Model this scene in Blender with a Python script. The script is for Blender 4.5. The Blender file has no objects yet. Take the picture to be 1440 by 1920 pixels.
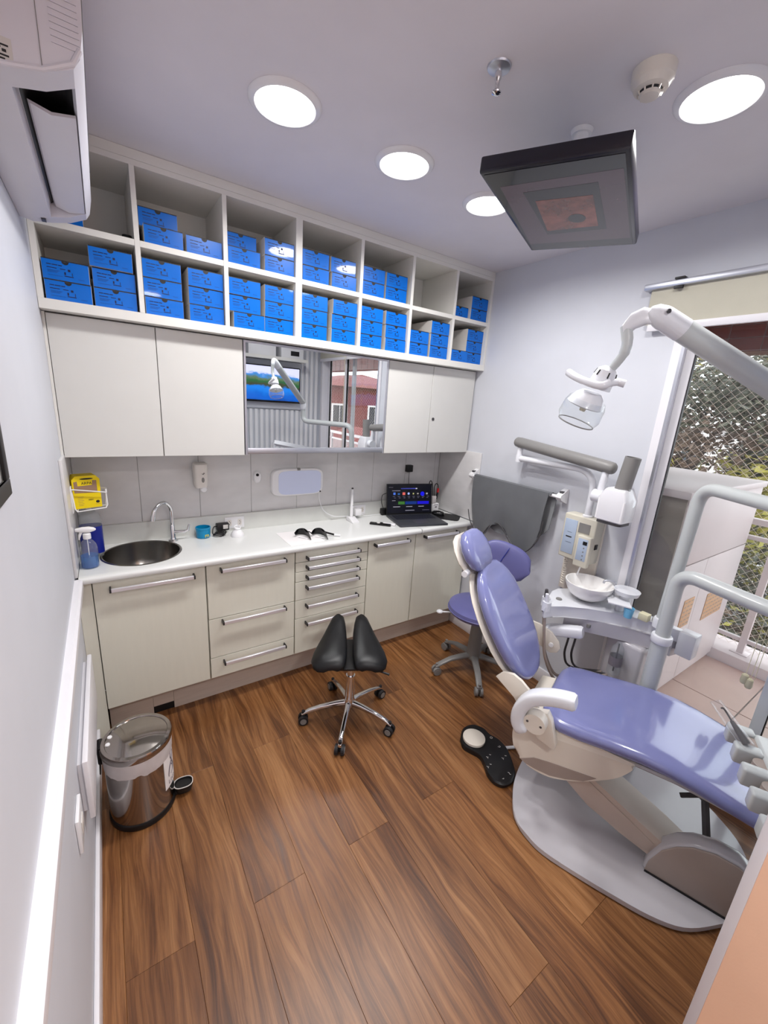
import bpy, bmesh, math, random
from mathutils import Vector, Matrix, Euler

random.seed(7)
scene = bpy.context.scene
col = scene.collection

# ------------------------------------------------------------------ camera
CAM = Vector((0.1697, -2.0874, 1.7225))
RIGHT = Vector((0.83073347, -0.55257128, 0.06743059))
UP = Vector((0.09043816, 0.25349208, 0.96310057))
FWD = Vector((0.54927483, 0.79398158, -0.26055788))
FPX = 763.69
cam_data = bpy.data.cameras.new('camera')
cam = bpy.data.objects.new('camera', cam_data)
col.objects.link(cam)
m = Matrix.Identity(4)
for i in range(3):
    m[i][0], m[i][1], m[i][2], m[i][3] = RIGHT[i], UP[i], -FWD[i], CAM[i]
cam.matrix_world = m
cam_data.sensor_fit = 'HORIZONTAL'
cam_data.sensor_width = 36.0
cam_data.lens = 36.0 * FPX / 1440.0
cam_data.clip_start = 0.02
cam_data.clip_end = 300
scene.camera = cam

def at(px, py, **k):
    """point where the sight line of a photo pixel meets the plane x=, y= or z="""
    r = FWD + RIGHT * ((px - 720) / FPX) - UP * ((py - 960) / FPX)
    (ax, v), = k.items()
    i = 'xyz'.index(ax)
    return CAM + r * ((v - CAM[i]) / r[i])

# ------------------------------------------------------------------ light
world = bpy.data.worlds.new('sky')
scene.world = world
world.use_nodes = True
wn = world.node_tree.nodes
wn['Background'].inputs[0].default_value = (0.93, 0.96, 1.0, 1)
wn['Background'].inputs[1].default_value = 3.8
scene.view_settings.view_transform = 'Standard'
scene.view_settings.look = 'None'
scene.view_settings.gamma = 1.0
scene.view_settings.use_curve_mapping = False
scene.view_settings.exposure = 0.0
LAMP_W = 9.0
LAMP_E = 9.0

W = 2.4235       # right wall
H = 2.6          # ceiling
YB = 0.42        # back wall
YR = -2.5        # rear wall
YE = -3.2        # entry end

# ------------------------------------------------------------------ helpers
def lin(c):
    c = c / 255.0
    return c / 12.92 if c <= 0.04045 else ((c + 0.055) / 1.055) ** 2.4

def rgb(r, g, b):
    return (lin(r), lin(g), lin(b), 1.0)

MATS = {}
def mat(name, c, rough=0.5, metal=0.0, var=0.04, vscale=6.0, bump=0.0, bscale=60.0, coat=0.0,
        coat_rough=0.05, emis=0.0, ecol=None, trans=0.0, ior=1.45, alpha=1.0, stretch=(1, 1, 1), spec=0.5, sheen=0.0):
    m = bpy.data.materials.new(name)
    m.use_nodes = True
    nt = m.node_tree
    b = nt.nodes['Principled BSDF']
    base = rgb(*c)
    b.inputs['Roughness'].default_value = rough
    b.inputs['Metallic'].default_value = metal
    b.inputs['Coat Weight'].default_value = coat
    b.inputs['Coat Roughness'].default_value = coat_rough
    b.inputs['Specular IOR Level'].default_value = spec
    b.inputs['IOR'].default_value = ior
    b.inputs['Transmission Weight'].default_value = trans
    b.inputs['Alpha'].default_value = alpha
    if sheen:
        b.inputs['Sheen Weight'].default_value = sheen
    tc = nt.nodes.new('ShaderNodeTexCoord')
    mp = nt.nodes.new('ShaderNodeMapping')
    mp.inputs['Scale'].default_value = stretch
    nt.links.new(tc.outputs['Object'], mp.inputs['Vector'])
    no = nt.nodes.new('ShaderNodeTexNoise')
    no.inputs['Scale'].default_value = vscale
    no.inputs['Detail'].default_value = 4
    nt.links.new(mp.outputs[0], no.inputs['Vector'])
    ra = nt.nodes.new('ShaderNodeValToRGB')
    ra.color_ramp.elements[0].position = 0.3
    ra.color_ramp.elements[1].position = 0.7
    ra.color_ramp.elements[0].color = tuple(max(0, x * (1 - var)) for x in base[:3]) + (1,)
    ra.color_ramp.elements[1].color = tuple(min(1, x * (1 + var)) for x in base[:3]) + (1,)
    nt.links.new(no.outputs['Fac'], ra.inputs[0])
    nt.links.new(ra.outputs[0], b.inputs['Base Color'])
    if bump:
        n2 = nt.nodes.new('ShaderNodeTexNoise')
        n2.inputs['Scale'].default_value = bscale
        nt.links.new(mp.outputs[0], n2.inputs['Vector'])
        bp = nt.nodes.new('ShaderNodeBump')
        bp.inputs['Strength'].default_value = bump
        bp.inputs['Distance'].default_value = 0.002
        nt.links.new(n2.outputs['Fac'], bp.inputs['Height'])
        nt.links.new(bp.outputs[0], b.inputs['Normal'])
    if emis:
        b.inputs['Emission Color'].default_value = rgb(*(ecol or c))
        b.inputs['Emission Strength'].default_value = emis
    MATS[name] = m
    return m

class MB:
    """collects shapes, world coordinates unless a matrix is set"""
    def __init__(s, M=None):
        s.bm = bmesh.new()
        s.M = M
    def add(s, vs, fs):
        M = s.M
        bv = [s.bm.verts.new(M @ Vector(v) if M else Vector(v)) for v in vs]
        for f in fs:
            try:
                s.bm.faces.new([bv[i] for i in f])
            except ValueError:
                pass
        return s
    def merge(s, bm2):
        bm2.verts.ensure_lookup_table()
        bm2.verts.index_update()
        s.add([v.co.copy() for v in bm2.verts], [[v.index for v in f.verts] for f in bm2.faces])
        bm2.free()
        return s
    def box(s, x0, x1, y0, y1, z0, z1, b=0.0, seg=2):
        t = bmesh.new()
        bmesh.ops.create_cube(t, size=1.0)
        for v in t.verts:
            v.co = Vector(((x0 + x1) / 2 + v.co.x * (x1 - x0), (y0 + y1) / 2 + v.co.y * (y1 - y0), (z0 + z1) / 2 + v.co.z * (z1 - z0)))
        if b > 0:
            b = min(b, 0.45 * min(abs(x1 - x0), abs(y1 - y0), abs(z1 - z0)))
            bmesh.ops.bevel(t, geom=list(t.edges), offset=b, segments=seg, profile=0.5, affect='EDGES')
        return s.merge(t)
    def cyl(s, p0, p1, r0, r1=None, n=20, cap=True):
        r1 = r0 if r1 is None else r1
        return s.tube([p0, p1], [r0, r1], n, cap)
    def tube(s, pts, r, n=12, cap=True, closed=False, flat=1.0, ref=None):
        pts = [Vector(p) for p in pts]
        N = len(pts)
        rs = r if isinstance(r, (list, tuple)) else [r] * N
        vs, fs = [], []
        prev = None
        for i, p in enumerate(pts):
            if closed:
                d = (pts[(i + 1) % N] - pts[i - 1]).normalized()
            elif i == 0:
                d = (pts[1] - p).normalized()
            elif i == N - 1:
                d = (p - pts[i - 1]).normalized()
            else:
                d = ((pts[i + 1] - p).normalized() + (p - pts[i - 1]).normalized()).normalized()
            if prev is None:
                a = Vector(ref) if ref else (Vector((0, 0, 1)) if abs(d.z) < 0.9 else Vector((1, 0, 0)))
            else:
                a = prev
            u = (a - d * a.dot(d)).normalized()
            prev = u
            w = d.cross(u)
            for k in range(n):
                t = 2 * math.pi * k / n
                vs.append(p + (u * math.cos(t) + w * math.sin(t) * flat) * rs[i])
        for i in range(N if closed else N - 1):
            j = (i + 1) % N
            for k in range(n):
                fs.append((i * n + k, i * n + (k + 1) % n, j * n + (k + 1) % n, j * n + k))
        if cap and not closed:
            fs.append(tuple(range(n - 1, -1, -1)))
            fs.append(tuple((N - 1) * n + k for k in range(n)))
        return s.add(vs, fs)
    def lathe(s, prof, c=(0, 0, 0), n=32, d=(0, 0, 1), sx=1.0, sy=1.0, cap0=True, cap1=True):
        d = Vector(d).normalized()
        q = Vector((0, 0, 1)).rotation_difference(d)
        c = Vector(c)
        vs, fs = [], []
        for r, z in prof:
            for k in range(n):
                t = 2 * math.pi * k / n
                vs.append(c + q @ Vector((r * math.cos(t) * sx, r * math.sin(t) * sy, z)))
        P = len(prof)
        for i in range(P - 1):
            for k in range(n):
                fs.append((i * n + k, i * n + (k + 1) % n, (i + 1) * n + (k + 1) % n, (i + 1) * n + k))
        if cap0:
            fs.append(tuple(range(n - 1, -1, -1)))
        if cap1:
            fs.append(tuple((P - 1) * n + k for k in range(n)))
        return s.add(vs, fs)
    def loft(s, loops, cap=True):
        n = len(loops[0])
        vs = [p for lp in loops for p in lp]
        fs = []
        for i in range(len(loops) - 1):
            for k in range(n):
                fs.append((i * n + k, i * n + (k + 1) % n, (i + 1) * n + (k + 1) % n, (i + 1) * n + k))
        if cap:
            fs.append(tuple(range(n - 1, -1, -1)))
            fs.append(tuple((len(loops) - 1) * n + k for k in range(n)))
        return s.add(vs, fs)
    def prism(s, poly, ax, lo, hi, b=0.0):
        """poly of 2-D points in the two other axes, extruded along ax from lo to hi"""
        def P(q, h):
            return {'x': (h, q[0], q[1]), 'y': (q[0], h, q[1]), 'z': (q[0], q[1], h)}[ax]
        n = len(poly)
        t = bmesh.new()
        v0 = [t.verts.new(P(q, lo)) for q in poly]
        v1 = [t.verts.new(P(q, hi)) for q in poly]
        t.faces.new(v0)
        t.faces.new(v1[::-1])
        for i in range(n):
            t.faces.new((v0[i], v0[(i + 1) % n], v1[(i + 1) % n], v1[i]))
        if b:
            ed = [e for e in t.edges if abs(sum(1 if v in v0 else -1 for v in e.verts)) == 2]
            bmesh.ops.bevel(t, geom=ed, offset=b, segments=2, profile=0.5, affect='EDGES')
        return s.merge(t)
    def ell(s, c, rx, ry, rz, n=20, m=12, rot=None):
        c = Vector(c)
        vs, fs = [], []
        for i in range(m + 1):
            p = math.pi * i / m
            for k in range(n):
                t = 2 * math.pi * k / n
                v = Vector((rx * math.sin(p) * math.cos(t), ry * math.sin(p) * math.sin(t), rz * math.cos(p)))
                vs.append(c + (rot @ v if rot else v))
        for i in range(m):
            for k in range(n):
                fs.append((i * n + k, (i + 1) * n + k, (i + 1) * n + (k + 1) % n, i * n + (k + 1) % n))
        s.add(vs, fs)
        return s
    def mesh(s, name, M=None, ang=38, smooth=True):
        bmesh.ops.remove_doubles(s.bm, verts=s.bm.verts, dist=1e-6)
        bmesh.ops.recalc_face_normals(s.bm, faces=s.bm.faces)
        me = bpy.data.meshes.new(name)
        s.bm.to_mesh(me)
        s.bm.free()
        if M is not None:
            me.transform(M)
        if smooth:
            me.polygons.foreach_set('use_smooth', [True] * len(me.polygons))
            me.set_sharp_from_angle(angle=math.radians(ang))
        me.update()
        return me

WM = {}
def tag(o, label=None, cat=None, group=None, kind=None):
    if label: o['label'] = label
    if cat: o['category'] = cat
    if group: o['group'] = group
    if kind: o['kind'] = kind
    return o

def thing(name, label, cat, loc=(0, 0, 0), rz=0.0, group=None):
    o = bpy.data.objects.new(name, None)
    col.objects.link(o)
    o.empty_display_size = 0.05
    o.location = loc
    o.rotation_euler = (0, 0, rz)
    WM[o.name] = Matrix.Translation(Vector(loc)) @ Matrix.Rotation(rz, 4, 'Z')
    return tag(o, label, cat, group)

def part(name, mb, material, parent, label=None, local=False, kind=None, ang=38, smooth=True):
    """mesh child of a thing, part or piece of the setting; shapes given in world coordinates unless local"""
    Mw = WM[parent.name]
    me = mb.mesh(name, None if local else Mw.inverted(), ang, smooth)
    me.materials.append(MATS[material])
    o = bpy.data.objects.new(name, me)
    col.objects.link(o)
    o.parent = parent
    WM[o.name] = Mw
    return tag(o, label, kind=kind)

def share(name, me, parent, loc=(0, 0, 0), rot=(0, 0, 0)):
    """another child that uses an existing mesh, placed in its parent's frame"""
    o = bpy.data.objects.new(name, me)
    col.objects.link(o)
    o.parent = parent
    o.location = loc
    o.rotation_euler = rot
    WM[o.name] = WM[parent.name] @ Matrix.Translation(Vector(loc)) @ Euler(rot).to_matrix().to_4x4()
    return o

def solo(name, mb, material, label=None, cat=None, group=None, kind=None, ang=38, origin=None):
    """a top-level thing that is one mesh; its origin goes to the middle of its base"""
    me = mb.mesh(name, None, ang)
    xs = [v.co for v in me.vertices]
    if origin is None:
        origin = Vector(((min(v.x for v in xs) + max(v.x for v in xs)) / 2, (min(v.y for v in xs) + max(v.y for v in xs)) / 2, min(v.z for v in xs)))
    me.transform(Matrix.Translation(-Vector(origin)))
    me.materials.append(MATS[material])
    o = bpy.data.objects.new(name, me)
    col.objects.link(o)
    o.location = origin
    WM[o.name] = Matrix.Translation(Vector(origin))
    return tag(o, label, cat, group, kind)

def copy_tree(o, parent=None):
    c = o.copy()
    col.objects.link(c)
    c.parent = parent
    for ch in list(o.children):
        copy_tree(ch, c)
    return c

def text_mb(body, size, M, depth=0.0004, align='CENTER'):
    """lettering as flat geometry"""
    cu = bpy.data.curves.new('lettering', 'FONT')
    cu.body = body
    cu.size = size
    cu.align_x = align
    cu.extrude = depth
    cu.resolution_u = 3
    o = bpy.data.objects.new('lettering', cu)
    col.objects.link(o)
    bpy.context.view_layer.update()
    me = bpy.data.meshes.new_from_object(o.evaluated_get(bpy.context.evaluated_depsgraph_get()))
    bpy.data.objects.remove(o)
    mb = MB(M)
    mb.add([v.co.copy() for v in me.vertices], [tuple(p.vertices) for p in me.polygons])
    bpy.data.meshes.remove(me)
    return mb

def frame(o, x, y):
    """4x4 with local x along x, local y along y, at o"""
    x = Vector(x).normalized()
    y = Vector(y)
    y = (y - x * y.dot(x)).normalized()
    z = x.cross(y)
    M = Matrix.Identity(4)
    for i in range(3):
        M[i][0], M[i][1], M[i][2], M[i][3] = x[i], y[i], z[i], o[i]
    return M

def bez(pts, n=8):
    """smooth curve through points (Catmull-Rom)"""
    P = [Vector(p) for p in pts]
    P = [P[0] * 2 - P[1]] + P + [P[-1] * 2 - P[-2]]
    out = []
    for i in range(1, len(P) - 2):
        a, b, c, d = P[i - 1], P[i], P[i + 1], P[i + 2]
        for k in range(n):
            t = k / n
            out.append(0.5 * ((2 * b) + (c - a) * t + (2 * a - 5 * b + 4 * c - d) * t * t + (3 * b - a - 3 * c + d) * t ** 3))
    out.append(P[-2])
    return out

def arc_path(pts, r, n=6):
    """polyline with rounded corners of radius r"""
    P = [Vector(p) for p in pts]
    out = [P[0]]
    for i in range(1, len(P) - 1):
        a, b, c = P[i - 1], P[i], P[i + 1]
        d0, d1 = (a - b), (c - b)
        l = min(r, d0.length * 0.48, d1.length * 0.48)
        p0, p1 = b + d0.normalized() * l, b + d1.normalized() * l
        for k in range(n + 1):
            t = k / n
            out.append(p0 * (1 - t) ** 2 + b * 2 * t * (1 - t) + p1 * t * t)
    out.append(P[-1])
    return out

def sup(hw, hh, n=24, e=3.0):
    """superellipse loop, half sizes hw, hh"""
    o = []
    for k in range(n):
        t = 2 * math.pi * k / n
        c, s_ = math.cos(t), math.sin(t)
        o.append((hw * math.copysign(abs(c) ** (2 / e), c), hh * math.copysign(abs(s_) ** (2 / e), s_)))
    return o

def circ(c, r, n=24, sx=1, sy=1, a0=0):
    return [(c[0] + r * sx * math.cos(a0 + 2 * math.pi * k / n), c[1] + r * sy * math.sin(a0 + 2 * math.pi * k / n)) for k in range(n)]

# ------------------------------------------------------------------ materials
mat('wall_paint', (206, 208, 215), 0.55, var=0.015, bump=0.05, bscale=180)
mat('ceiling_paint', (226, 222, 226), 0.7, var=0.02, bump=0.04, bscale=120)
mat('orange_paint', (250, 204, 172), 0.6, var=0.03, bump=0.1, bscale=150)
mat('white_trim', (232, 230, 234), 0.35, var=0.01)
mat('subfloor', (70, 45, 28), 0.8)
mat('shelf_white', (228, 226, 220), 0.4, var=0.02)
mat('cab_white', (212, 211, 207), 0.32, var=0.015, bump=0.03, bscale=90)
mat('cab_grain', (221, 219, 205), 0.45, var=0.014, vscale=5, stretch=(10, 10, 1), bump=0.03, bscale=30)
mat('kick', (196, 182, 170), 0.4, var=0.05, vscale=5, stretch=(1, 14, 14))
mat('counter', (226, 227, 225), 0.22, var=0.008, coat=0.3)
mat('splash_strip', (218, 219, 214), 0.3, var=0.04, vscale=9)
mat('tile', (214, 212, 212), 0.25, var=0.05, vscale=7, stretch=(1, 1, 2), coat=0.2)
mat('grout', (150, 147, 145), 0.8)
mat('alu', (196, 198, 206), 0.32, metal=0.85, var=0.03)
mat('handle_alu', (236, 234, 240), 0.3, metal=0.55, var=0.02)
mat('dark_cap', (38, 36, 38), 0.4)
mat('mirror', (232, 235, 236), 0.0, metal=1.0, var=0.0)
mat('steel', (150, 147, 142), 0.22, metal=1.0, var=0.06, vscale=20, stretch=(1, 1, 6))
mat('chrome', (222, 222, 224), 0.08, metal=1.0, var=0.01)
mat('bin_steel', (170, 164, 160), 0.1, metal=1.0, var=0.02)
mat('black', (16, 15, 17), 0.45, var=0.1)
mat('black_gloss', (12, 12, 14), 0.12, var=0.05)
mat('black_leather', (9, 9, 12), 0.42, var=0.1, bump=0.12, bscale=220)
mat('rubber', (28, 27, 30), 0.6)
mat('blue_card', (0, 106, 206), 0.3, var=0.03, coat=0.3, coat_rough=0.04, spec=0.25)
mat('white_card', (206, 202, 198), 0.6, var=0.03)
mat('print_blue', (2, 18, 66), 0.45, var=0.1)
mat('print_dark', (30, 28, 30), 0.5)
mat('white_plastic', (235, 234, 236), 0.3, var=0.01, coat=0.2)
mat('cream_plastic', (226, 218, 206), 0.32, var=0.02, coat=0.2)
mat('ac_plastic', (214, 212, 220), 0.42, var=0.02)
mat('grey_plastic', (128, 126, 124), 0.4, var=0.03)
mat('dark_grey', (70, 68, 70), 0.4)
mat('lilac', (120, 124, 172), 0.2, var=0.05, vscale=4, coat=0.7, coat_rough=0.07)
mat('lilac_plain', (100, 100, 152), 0.36, var=0.05, vscale=5)
mat('tube_grey', (190, 194, 194), 0.3, var=0.02, coat=0.3)
mat('unit_white', (222, 223, 228), 0.28, var=0.015, coat=0.3)
mat('base_grey', (184, 181, 186), 0.24, var=0.08, vscale=3, coat=0.6, coat_rough=0.12)
mat('taupe_light', (196, 180, 168), 0.4, var=0.04)
mat('taupe', (160, 146, 138), 0.45, var=0.05, bump=0.05, bscale=200)
mat('apron', (92, 94, 98), 0.75, var=0.08, vscale=8, bump=0.5, bscale=14, sheen=0.3)
mat('apron_lining', (128, 130, 133), 0.8)
mat('beige_case', (206, 201, 186), 0.4, var=0.03)
mat('pale_blue', (170, 184, 204), 0.4, var=0.02)
mat('screen_frame', (24, 22, 34), 0.25, var=0.05)
mat('screen_glass', (14, 12, 22), 0.1, var=0.05, spec=0.35)
mat('yellow', (236, 208, 10), 0.45, var=0.03)
mat('cardboard', (150, 120, 98), 0.8)
mat('teal_plastic', (0, 132, 180), 0.3)
mat('white_paper', (236, 232, 232), 0.7, var=0.01)
mat('grey_print', (120, 114, 122), 0.6)
mat('bag', (206, 200, 200), 0.45, var=0.08, vscale=14)
mat('fabric_blind', (196, 192, 176), 0.8, var=0.03, stretch=(1, 1, 1), bump=0.2, bscale=300)
mat('navy', (16, 32, 130), 0.3)
mat('red', (200, 24, 30), 0.4)
mat('laptop_grey', (74, 76, 82), 0.4, metal=0.4)
mat('key_dark', (34, 36, 46), 0.5)
mat('cord_beige', (206, 200, 170), 0.5)
mat('lightbox_panel', (196, 202, 226), 0.3, var=0.01, emis=0.12, ecol=(190, 198, 226))
mat('soap_white', (224, 218, 212), 0.3)
mat('lamp_disc', (255, 255, 255), 0.4, emis=LAMP_E, ecol=(255, 252, 250), var=0.0)
mat('balcony_tile', (176, 150, 140), 0.45, var=0.06, vscale=4)
mat('balcony_white', (196, 184, 184), 0.4, var=0.02)
mat('balcony_side', (140, 130, 122), 0.55, var=0.07, vscale=3, stretch=(1, 1, 6))
mat('vent_beige', (186, 146, 112), 0.5)
mat('brown_tile', (96, 44, 36), 0.3, var=0.15, vscale=6)
mat('net', (206, 190, 178), 0.7)
mat('leaf_olive', (120, 112, 40), 0.6, var=0.35, vscale=2)
mat('leaf_dark', (52, 52, 34), 0.6, var=0.35, vscale=2)
mat('leaf_brown', (84, 66, 52), 0.6, var=0.3, vscale=2)
mat('bark', (60, 48, 42), 0.8)
mat('roof_red', (112, 34, 32), 0.7, var=0.1)
mat('house_white', (226, 220, 218), 0.7, var=0.05)
mat('asphalt', (92, 90, 92), 0.85, var=0.1)
mat('window_dark', (44, 48, 56), 0.2)
mat('ceramic', (240, 238, 236), 0.12, var=0.005, coat=0.5)

def glass_mat(name, tint=(0.97, 0.99, 1.0), gloss=0.06, alpha=0.0, c=(255, 255, 255)):
    """clear pane: lets light through, mirrors a little, more at a grazing angle"""
    m = bpy.data.materials.new(name)
    m.use_nodes = True
    nt = m.node_tree
    nt.nodes.remove(nt.nodes['Principled BSDF'])
    out = nt.nodes['Material Output']
    tr = nt.nodes.new('ShaderNodeBsdfTransparent')
    tr.inputs[0].default_value = (*tint, 1)
    gl = nt.nodes.new('ShaderNodeBsdfGlossy')
    gl.inputs['Roughness'].default_value = 0.02
    lw = nt.nodes.new('ShaderNodeLayerWeight')
    lw.inputs[0].default_value = 0.5
    pw = nt.nodes.new('ShaderNodeMath')
    pw.operation = 'POWER'
    pw.inputs[1].default_value = 4.0
    nt.links.new(lw.outputs['Facing'], pw.inputs[0])
    fr = nt.nodes.new('ShaderNodeMath')
    fr.operation = 'MULTIPLY_ADD'
    fr.inputs[1].default_value = 0.7
    fr.inputs[2].default_value = 0.025
    nt.links.new(pw.outputs[0], fr.inputs[0])
    mx = nt.nodes.new('ShaderNodeMixShader')
    nt.links.new(fr.outputs[0], mx.inputs[0])
    nt.links.new(tr.outputs[0], mx.inputs[1])
    nt.links.new(gl.outputs[0], mx.inputs[2])
    last = mx
    if alpha > 0:
        df = nt.nodes.new('ShaderNodeBsdfPrincipled')
        df.inputs['Base Color'].default_value = rgb(*c)
        df.inputs['Roughness'].default_value = 0.15
        m2 = nt.nodes.new('ShaderNodeMixShader')
        m2.inputs[0].default_value = alpha
        nt.links.new(mx.outputs[0], m2.inputs[1])
        nt.links.new(df.outputs[0], m2.inputs[2])
        last = m2
    nt.links.new(last.outputs[0], out.inputs[0])
    MATS[name] = m
glass_mat('pane', (0.96, 0.98, 0.98))
glass_mat('clear_plastic', (0.93, 0.95, 0.96), alpha=0.10, c=(220, 222, 225))
glass_mat('blue_liquid', (0.25, 0.6, 0.9), alpha=0.5, c=(16, 110, 190))
glass_mat('wrap', (0.95, 0.95, 0.96), alpha=0.06, c=(235, 235, 238))

def wood_mat():
    m = bpy.data.materials.new('wood_plank')
    m.use_nodes = True
    nt = m.node_tree
    N, L = nt.nodes, nt.links
    b = N['Principled BSDF']
    geo = N.new('ShaderNodeNewGeometry')
    oi = N.new('ShaderNodeObjectInfo')
    off = N.new('ShaderNodeVectorMath'); off.operation = 'MULTIPLY'
    off.inputs[1].default_value = (37.0, 91.0, 13.0)
    cmb = N.new('ShaderNodeCombineXYZ')
    for i in range(3):
        L.new(oi.outputs['Random'], cmb.inputs[i])
    L.new(cmb.outputs[0], off.inputs[0])
    add = N.new('ShaderNodeVectorMath'); add.operation = 'ADD'
    L.new(geo.outputs['Position'], add.inputs[0])
    L.new(off.outputs[0], add.inputs[1])
    def noise(scale, sc, detail=5, rough=0.6, dist=0.0):
        mp = N.new('ShaderNodeMapping')
        mp.inputs['Scale'].default_value = sc
        L.new(add.outputs[0], mp.inputs['Vector'])
        n = N.new('ShaderNodeTexNoise')
        n.inputs['Scale'].default_value = scale
        n.inputs['Detail'].default_value = detail
        n.inputs['Roughness'].default_value = rough
        n.inputs['Distortion'].default_value = dist
        L.new(mp.outputs[0], n.inputs['Vector'])
        return n
    warp = N.new('ShaderNodeTexNoise')
    warp.inputs['Scale'].default_value = 1.0
    warp.inputs['Detail'].default_value = 2
    wm = N.new('ShaderNodeMapping')
    wm.inputs['Scale'].default_value = (7.0, 1.6, 1)
    L.new(add.outputs[0], wm.inputs['Vector'])
    L.new(wm.outputs[0], warp.inputs['Vector'])
    wsub = N.new('ShaderNodeVectorMath'); wsub.operation = 'MULTIPLY'
    wsub.inputs[1].default_value = (0.11, 0.0, 0.0)
    L.new(warp.outputs['Color'], wsub.inputs[0])
    add2 = N.new('ShaderNodeVectorMath'); add2.operation = 'ADD'
    L.new(add.outputs[0], add2.inputs[0])
    L.new(wsub.outputs[0], add2.inputs[1])
    add = add2
    grain = noise(11, (4.6, 0.17, 1), 8, 0.66, 0.35)
    broad = noise(2.4, (3.4, 0.30, 1), 3, 0.5, 0.3)
    fine = noise(80, (2.6, 0.07, 1), 4, 0.65)
    mixn = N.new('ShaderNodeMath'); mixn.operation = 'MULTIPLY_ADD'
    L.new(grain.outputs['Fac'], mixn.inputs[0]); mixn.inputs[1].default_value = 0.62
    m3 = N.new('ShaderNodeMath'); m3.operation = 'MULTIPLY'
    L.new(broad.outputs['Fac'], m3.inputs[0]); m3.inputs[1].default_value = 0.38
    L.new(m3.outputs[0], mixn.inputs[2])
    ra = N.new('ShaderNodeValToRGB')
    e = ra.color_ramp.elements
    e[0].position = 0.33; e[0].color = rgb(66, 36, 16)
    e[1].position = 0.70; e[1].color = rgb(170, 123, 80)
    k = e.new(0.44); k.color = rgb(104, 64, 33)
    k = e.new(0.53); k.color = rgb(134, 89, 51)
    L.new(mixn.outputs[0], ra.inputs[0])
    hsv = N.new('ShaderNodeHueSaturation')
    mr = N.new('ShaderNodeMapRange')
    mr.inputs['To Min'].default_value = 0.90; mr.inputs['To Max'].default_value = 1.08
    L.new(oi.outputs['Random'], mr.inputs['Value'])
    L.new(mr.outputs[0], hsv.inputs['Value'])
    L.new(ra.outputs[0], hsv.inputs['Color'])
    mu = N.new('ShaderNodeMix'); mu.data_type = 'RGBA'; mu.blend_type = 'MULTIPLY'
    mu.inputs['Factor'].default_value = 0.35
    r2 = N.new('ShaderNodeValToRGB')
    r2.color_ramp.elements[0].position = 0.38; r2.color_ramp.elements[0].color = (0.35, 0.3, 0.26, 1)
    r2.color_ramp.elements[1].position = 0.55; r2.color_ramp.elements[1].color = (1, 1, 1, 1)
    L.new(fine.outputs['Fac'], r2.inputs[0])
    L.new(hsv.outputs[0], mu.inputs['A'])
    L.new(r2.outputs[0], mu.inputs['B'])
    L.new(mu.outputs['Result'], b.inputs['Base Color'])
    b.inputs['Roughness'].default_value = 0.36
    bp = N.new('ShaderNodeBump')
    bp.inputs['Strength'].default_value = 0.12; bp.inputs['Distance'].default_value = 0.002
    L.new(fine.outputs['Fac'], bp.inputs['Height'])
    L.new(bp.outputs[0], b.inputs['Normal'])
    MATS['wood_plank'] = m
wood_mat()
# ================================================================== the room
def struct(name, mb, material, label=None):
    return solo(name, mb, material, label, kind='structure', origin=(0, 0, 0))

floor = struct('floor', MB().box(-0.1, W + 0.12, YE, YB, -0.08, -0.014), 'subfloor')
# planks: 0.19 m wide, 1.30 m long, laid along y with the ends staggered by half
pl_cache = {}
def plank(x0, x1, y0, y1):
    key = (round(x1 - x0, 3), round(y1 - y0, 3))
    if key not in pl_cache:
        w2, l2 = (x1 - x0) / 2 - 0.0003, (y1 - y0) / 2 - 0.0003
        me = MB().box(-w2, w2, -l2, l2, -0.013, 0.0, 0.0006, 1).mesh('plank', smooth=False)
        me.materials.append(MATS['wood_plank'])
        pl_cache[key] = me
    share('plank', pl_cache[key], floor, ((x0 + x1) / 2, (y0 + y1) / 2, 0))
k = -1
while True:
    x0, x1 = 0.07 + 0.19 * k, 0.07 + 0.19 * (k + 1)
    if x0 >= W:
        break
    x0, x1 = max(x0, 0.0), min(x1, W)
    if x1 - x0 > 0.01:
        js = [YE] + [y for y in [(-1.052 if k % 2 == 0 else -1.703) + 1.30 * j for j in range(-2, 3)] if YE + 0.02 < y < YB - 0.02] + [YB]
        for a, b in zip(js, js[1:]):
            plank(x0, x1, a, b)
    k += 1

struct('ceiling', MB().box(-0.1, W + 0.12, YE, YB + 0.1, H, H + 0.1), 'ceiling_paint')
wall_left = struct('wall_left', MB().box(-0.1, 0, YE, YB + 0.1, 0, H), 'wall_paint')
wall_back = struct('wall_back', MB().box(0, W, YB, YB + 0.1, 0, H), 'wall_paint')
OY0, OY1, OZ = -2.47, -1.125, 2.30       # sliding door opening
wall_right = struct('wall_right', MB().box(W, W + 0.12, OY1, YB + 0.1, 0, H).box(W, W + 0.12, YR - 0.1, OY1, OZ, H).box(W, W + 0.12, YR - 0.1, OY0, 0, OZ), 'wall_paint')
wall_rear = struct('wall_rear', MB().box(1.34, W, YR - 0.1, YR, 0, H), 'wall_paint')
struct('wall_entry', MB().box(0, 1.34, YE - 0.1, YE, 0, H), 'wall_paint')
wp = struct('wall_partition', MB().box(1.226, 1.34, YE, -2.018, 0, H), 'wall_paint')
part('wall_facing', MB().box(1.22, 1.226, YE, -2.036, 0, H), 'orange_paint', wp, 'orange painted wall face')
part('corner_trim', MB().box(1.2185, 1.238, -2.036, -2.0165, 0, H, 0.002), 'white_trim', wp, 'white corner strip')
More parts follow.
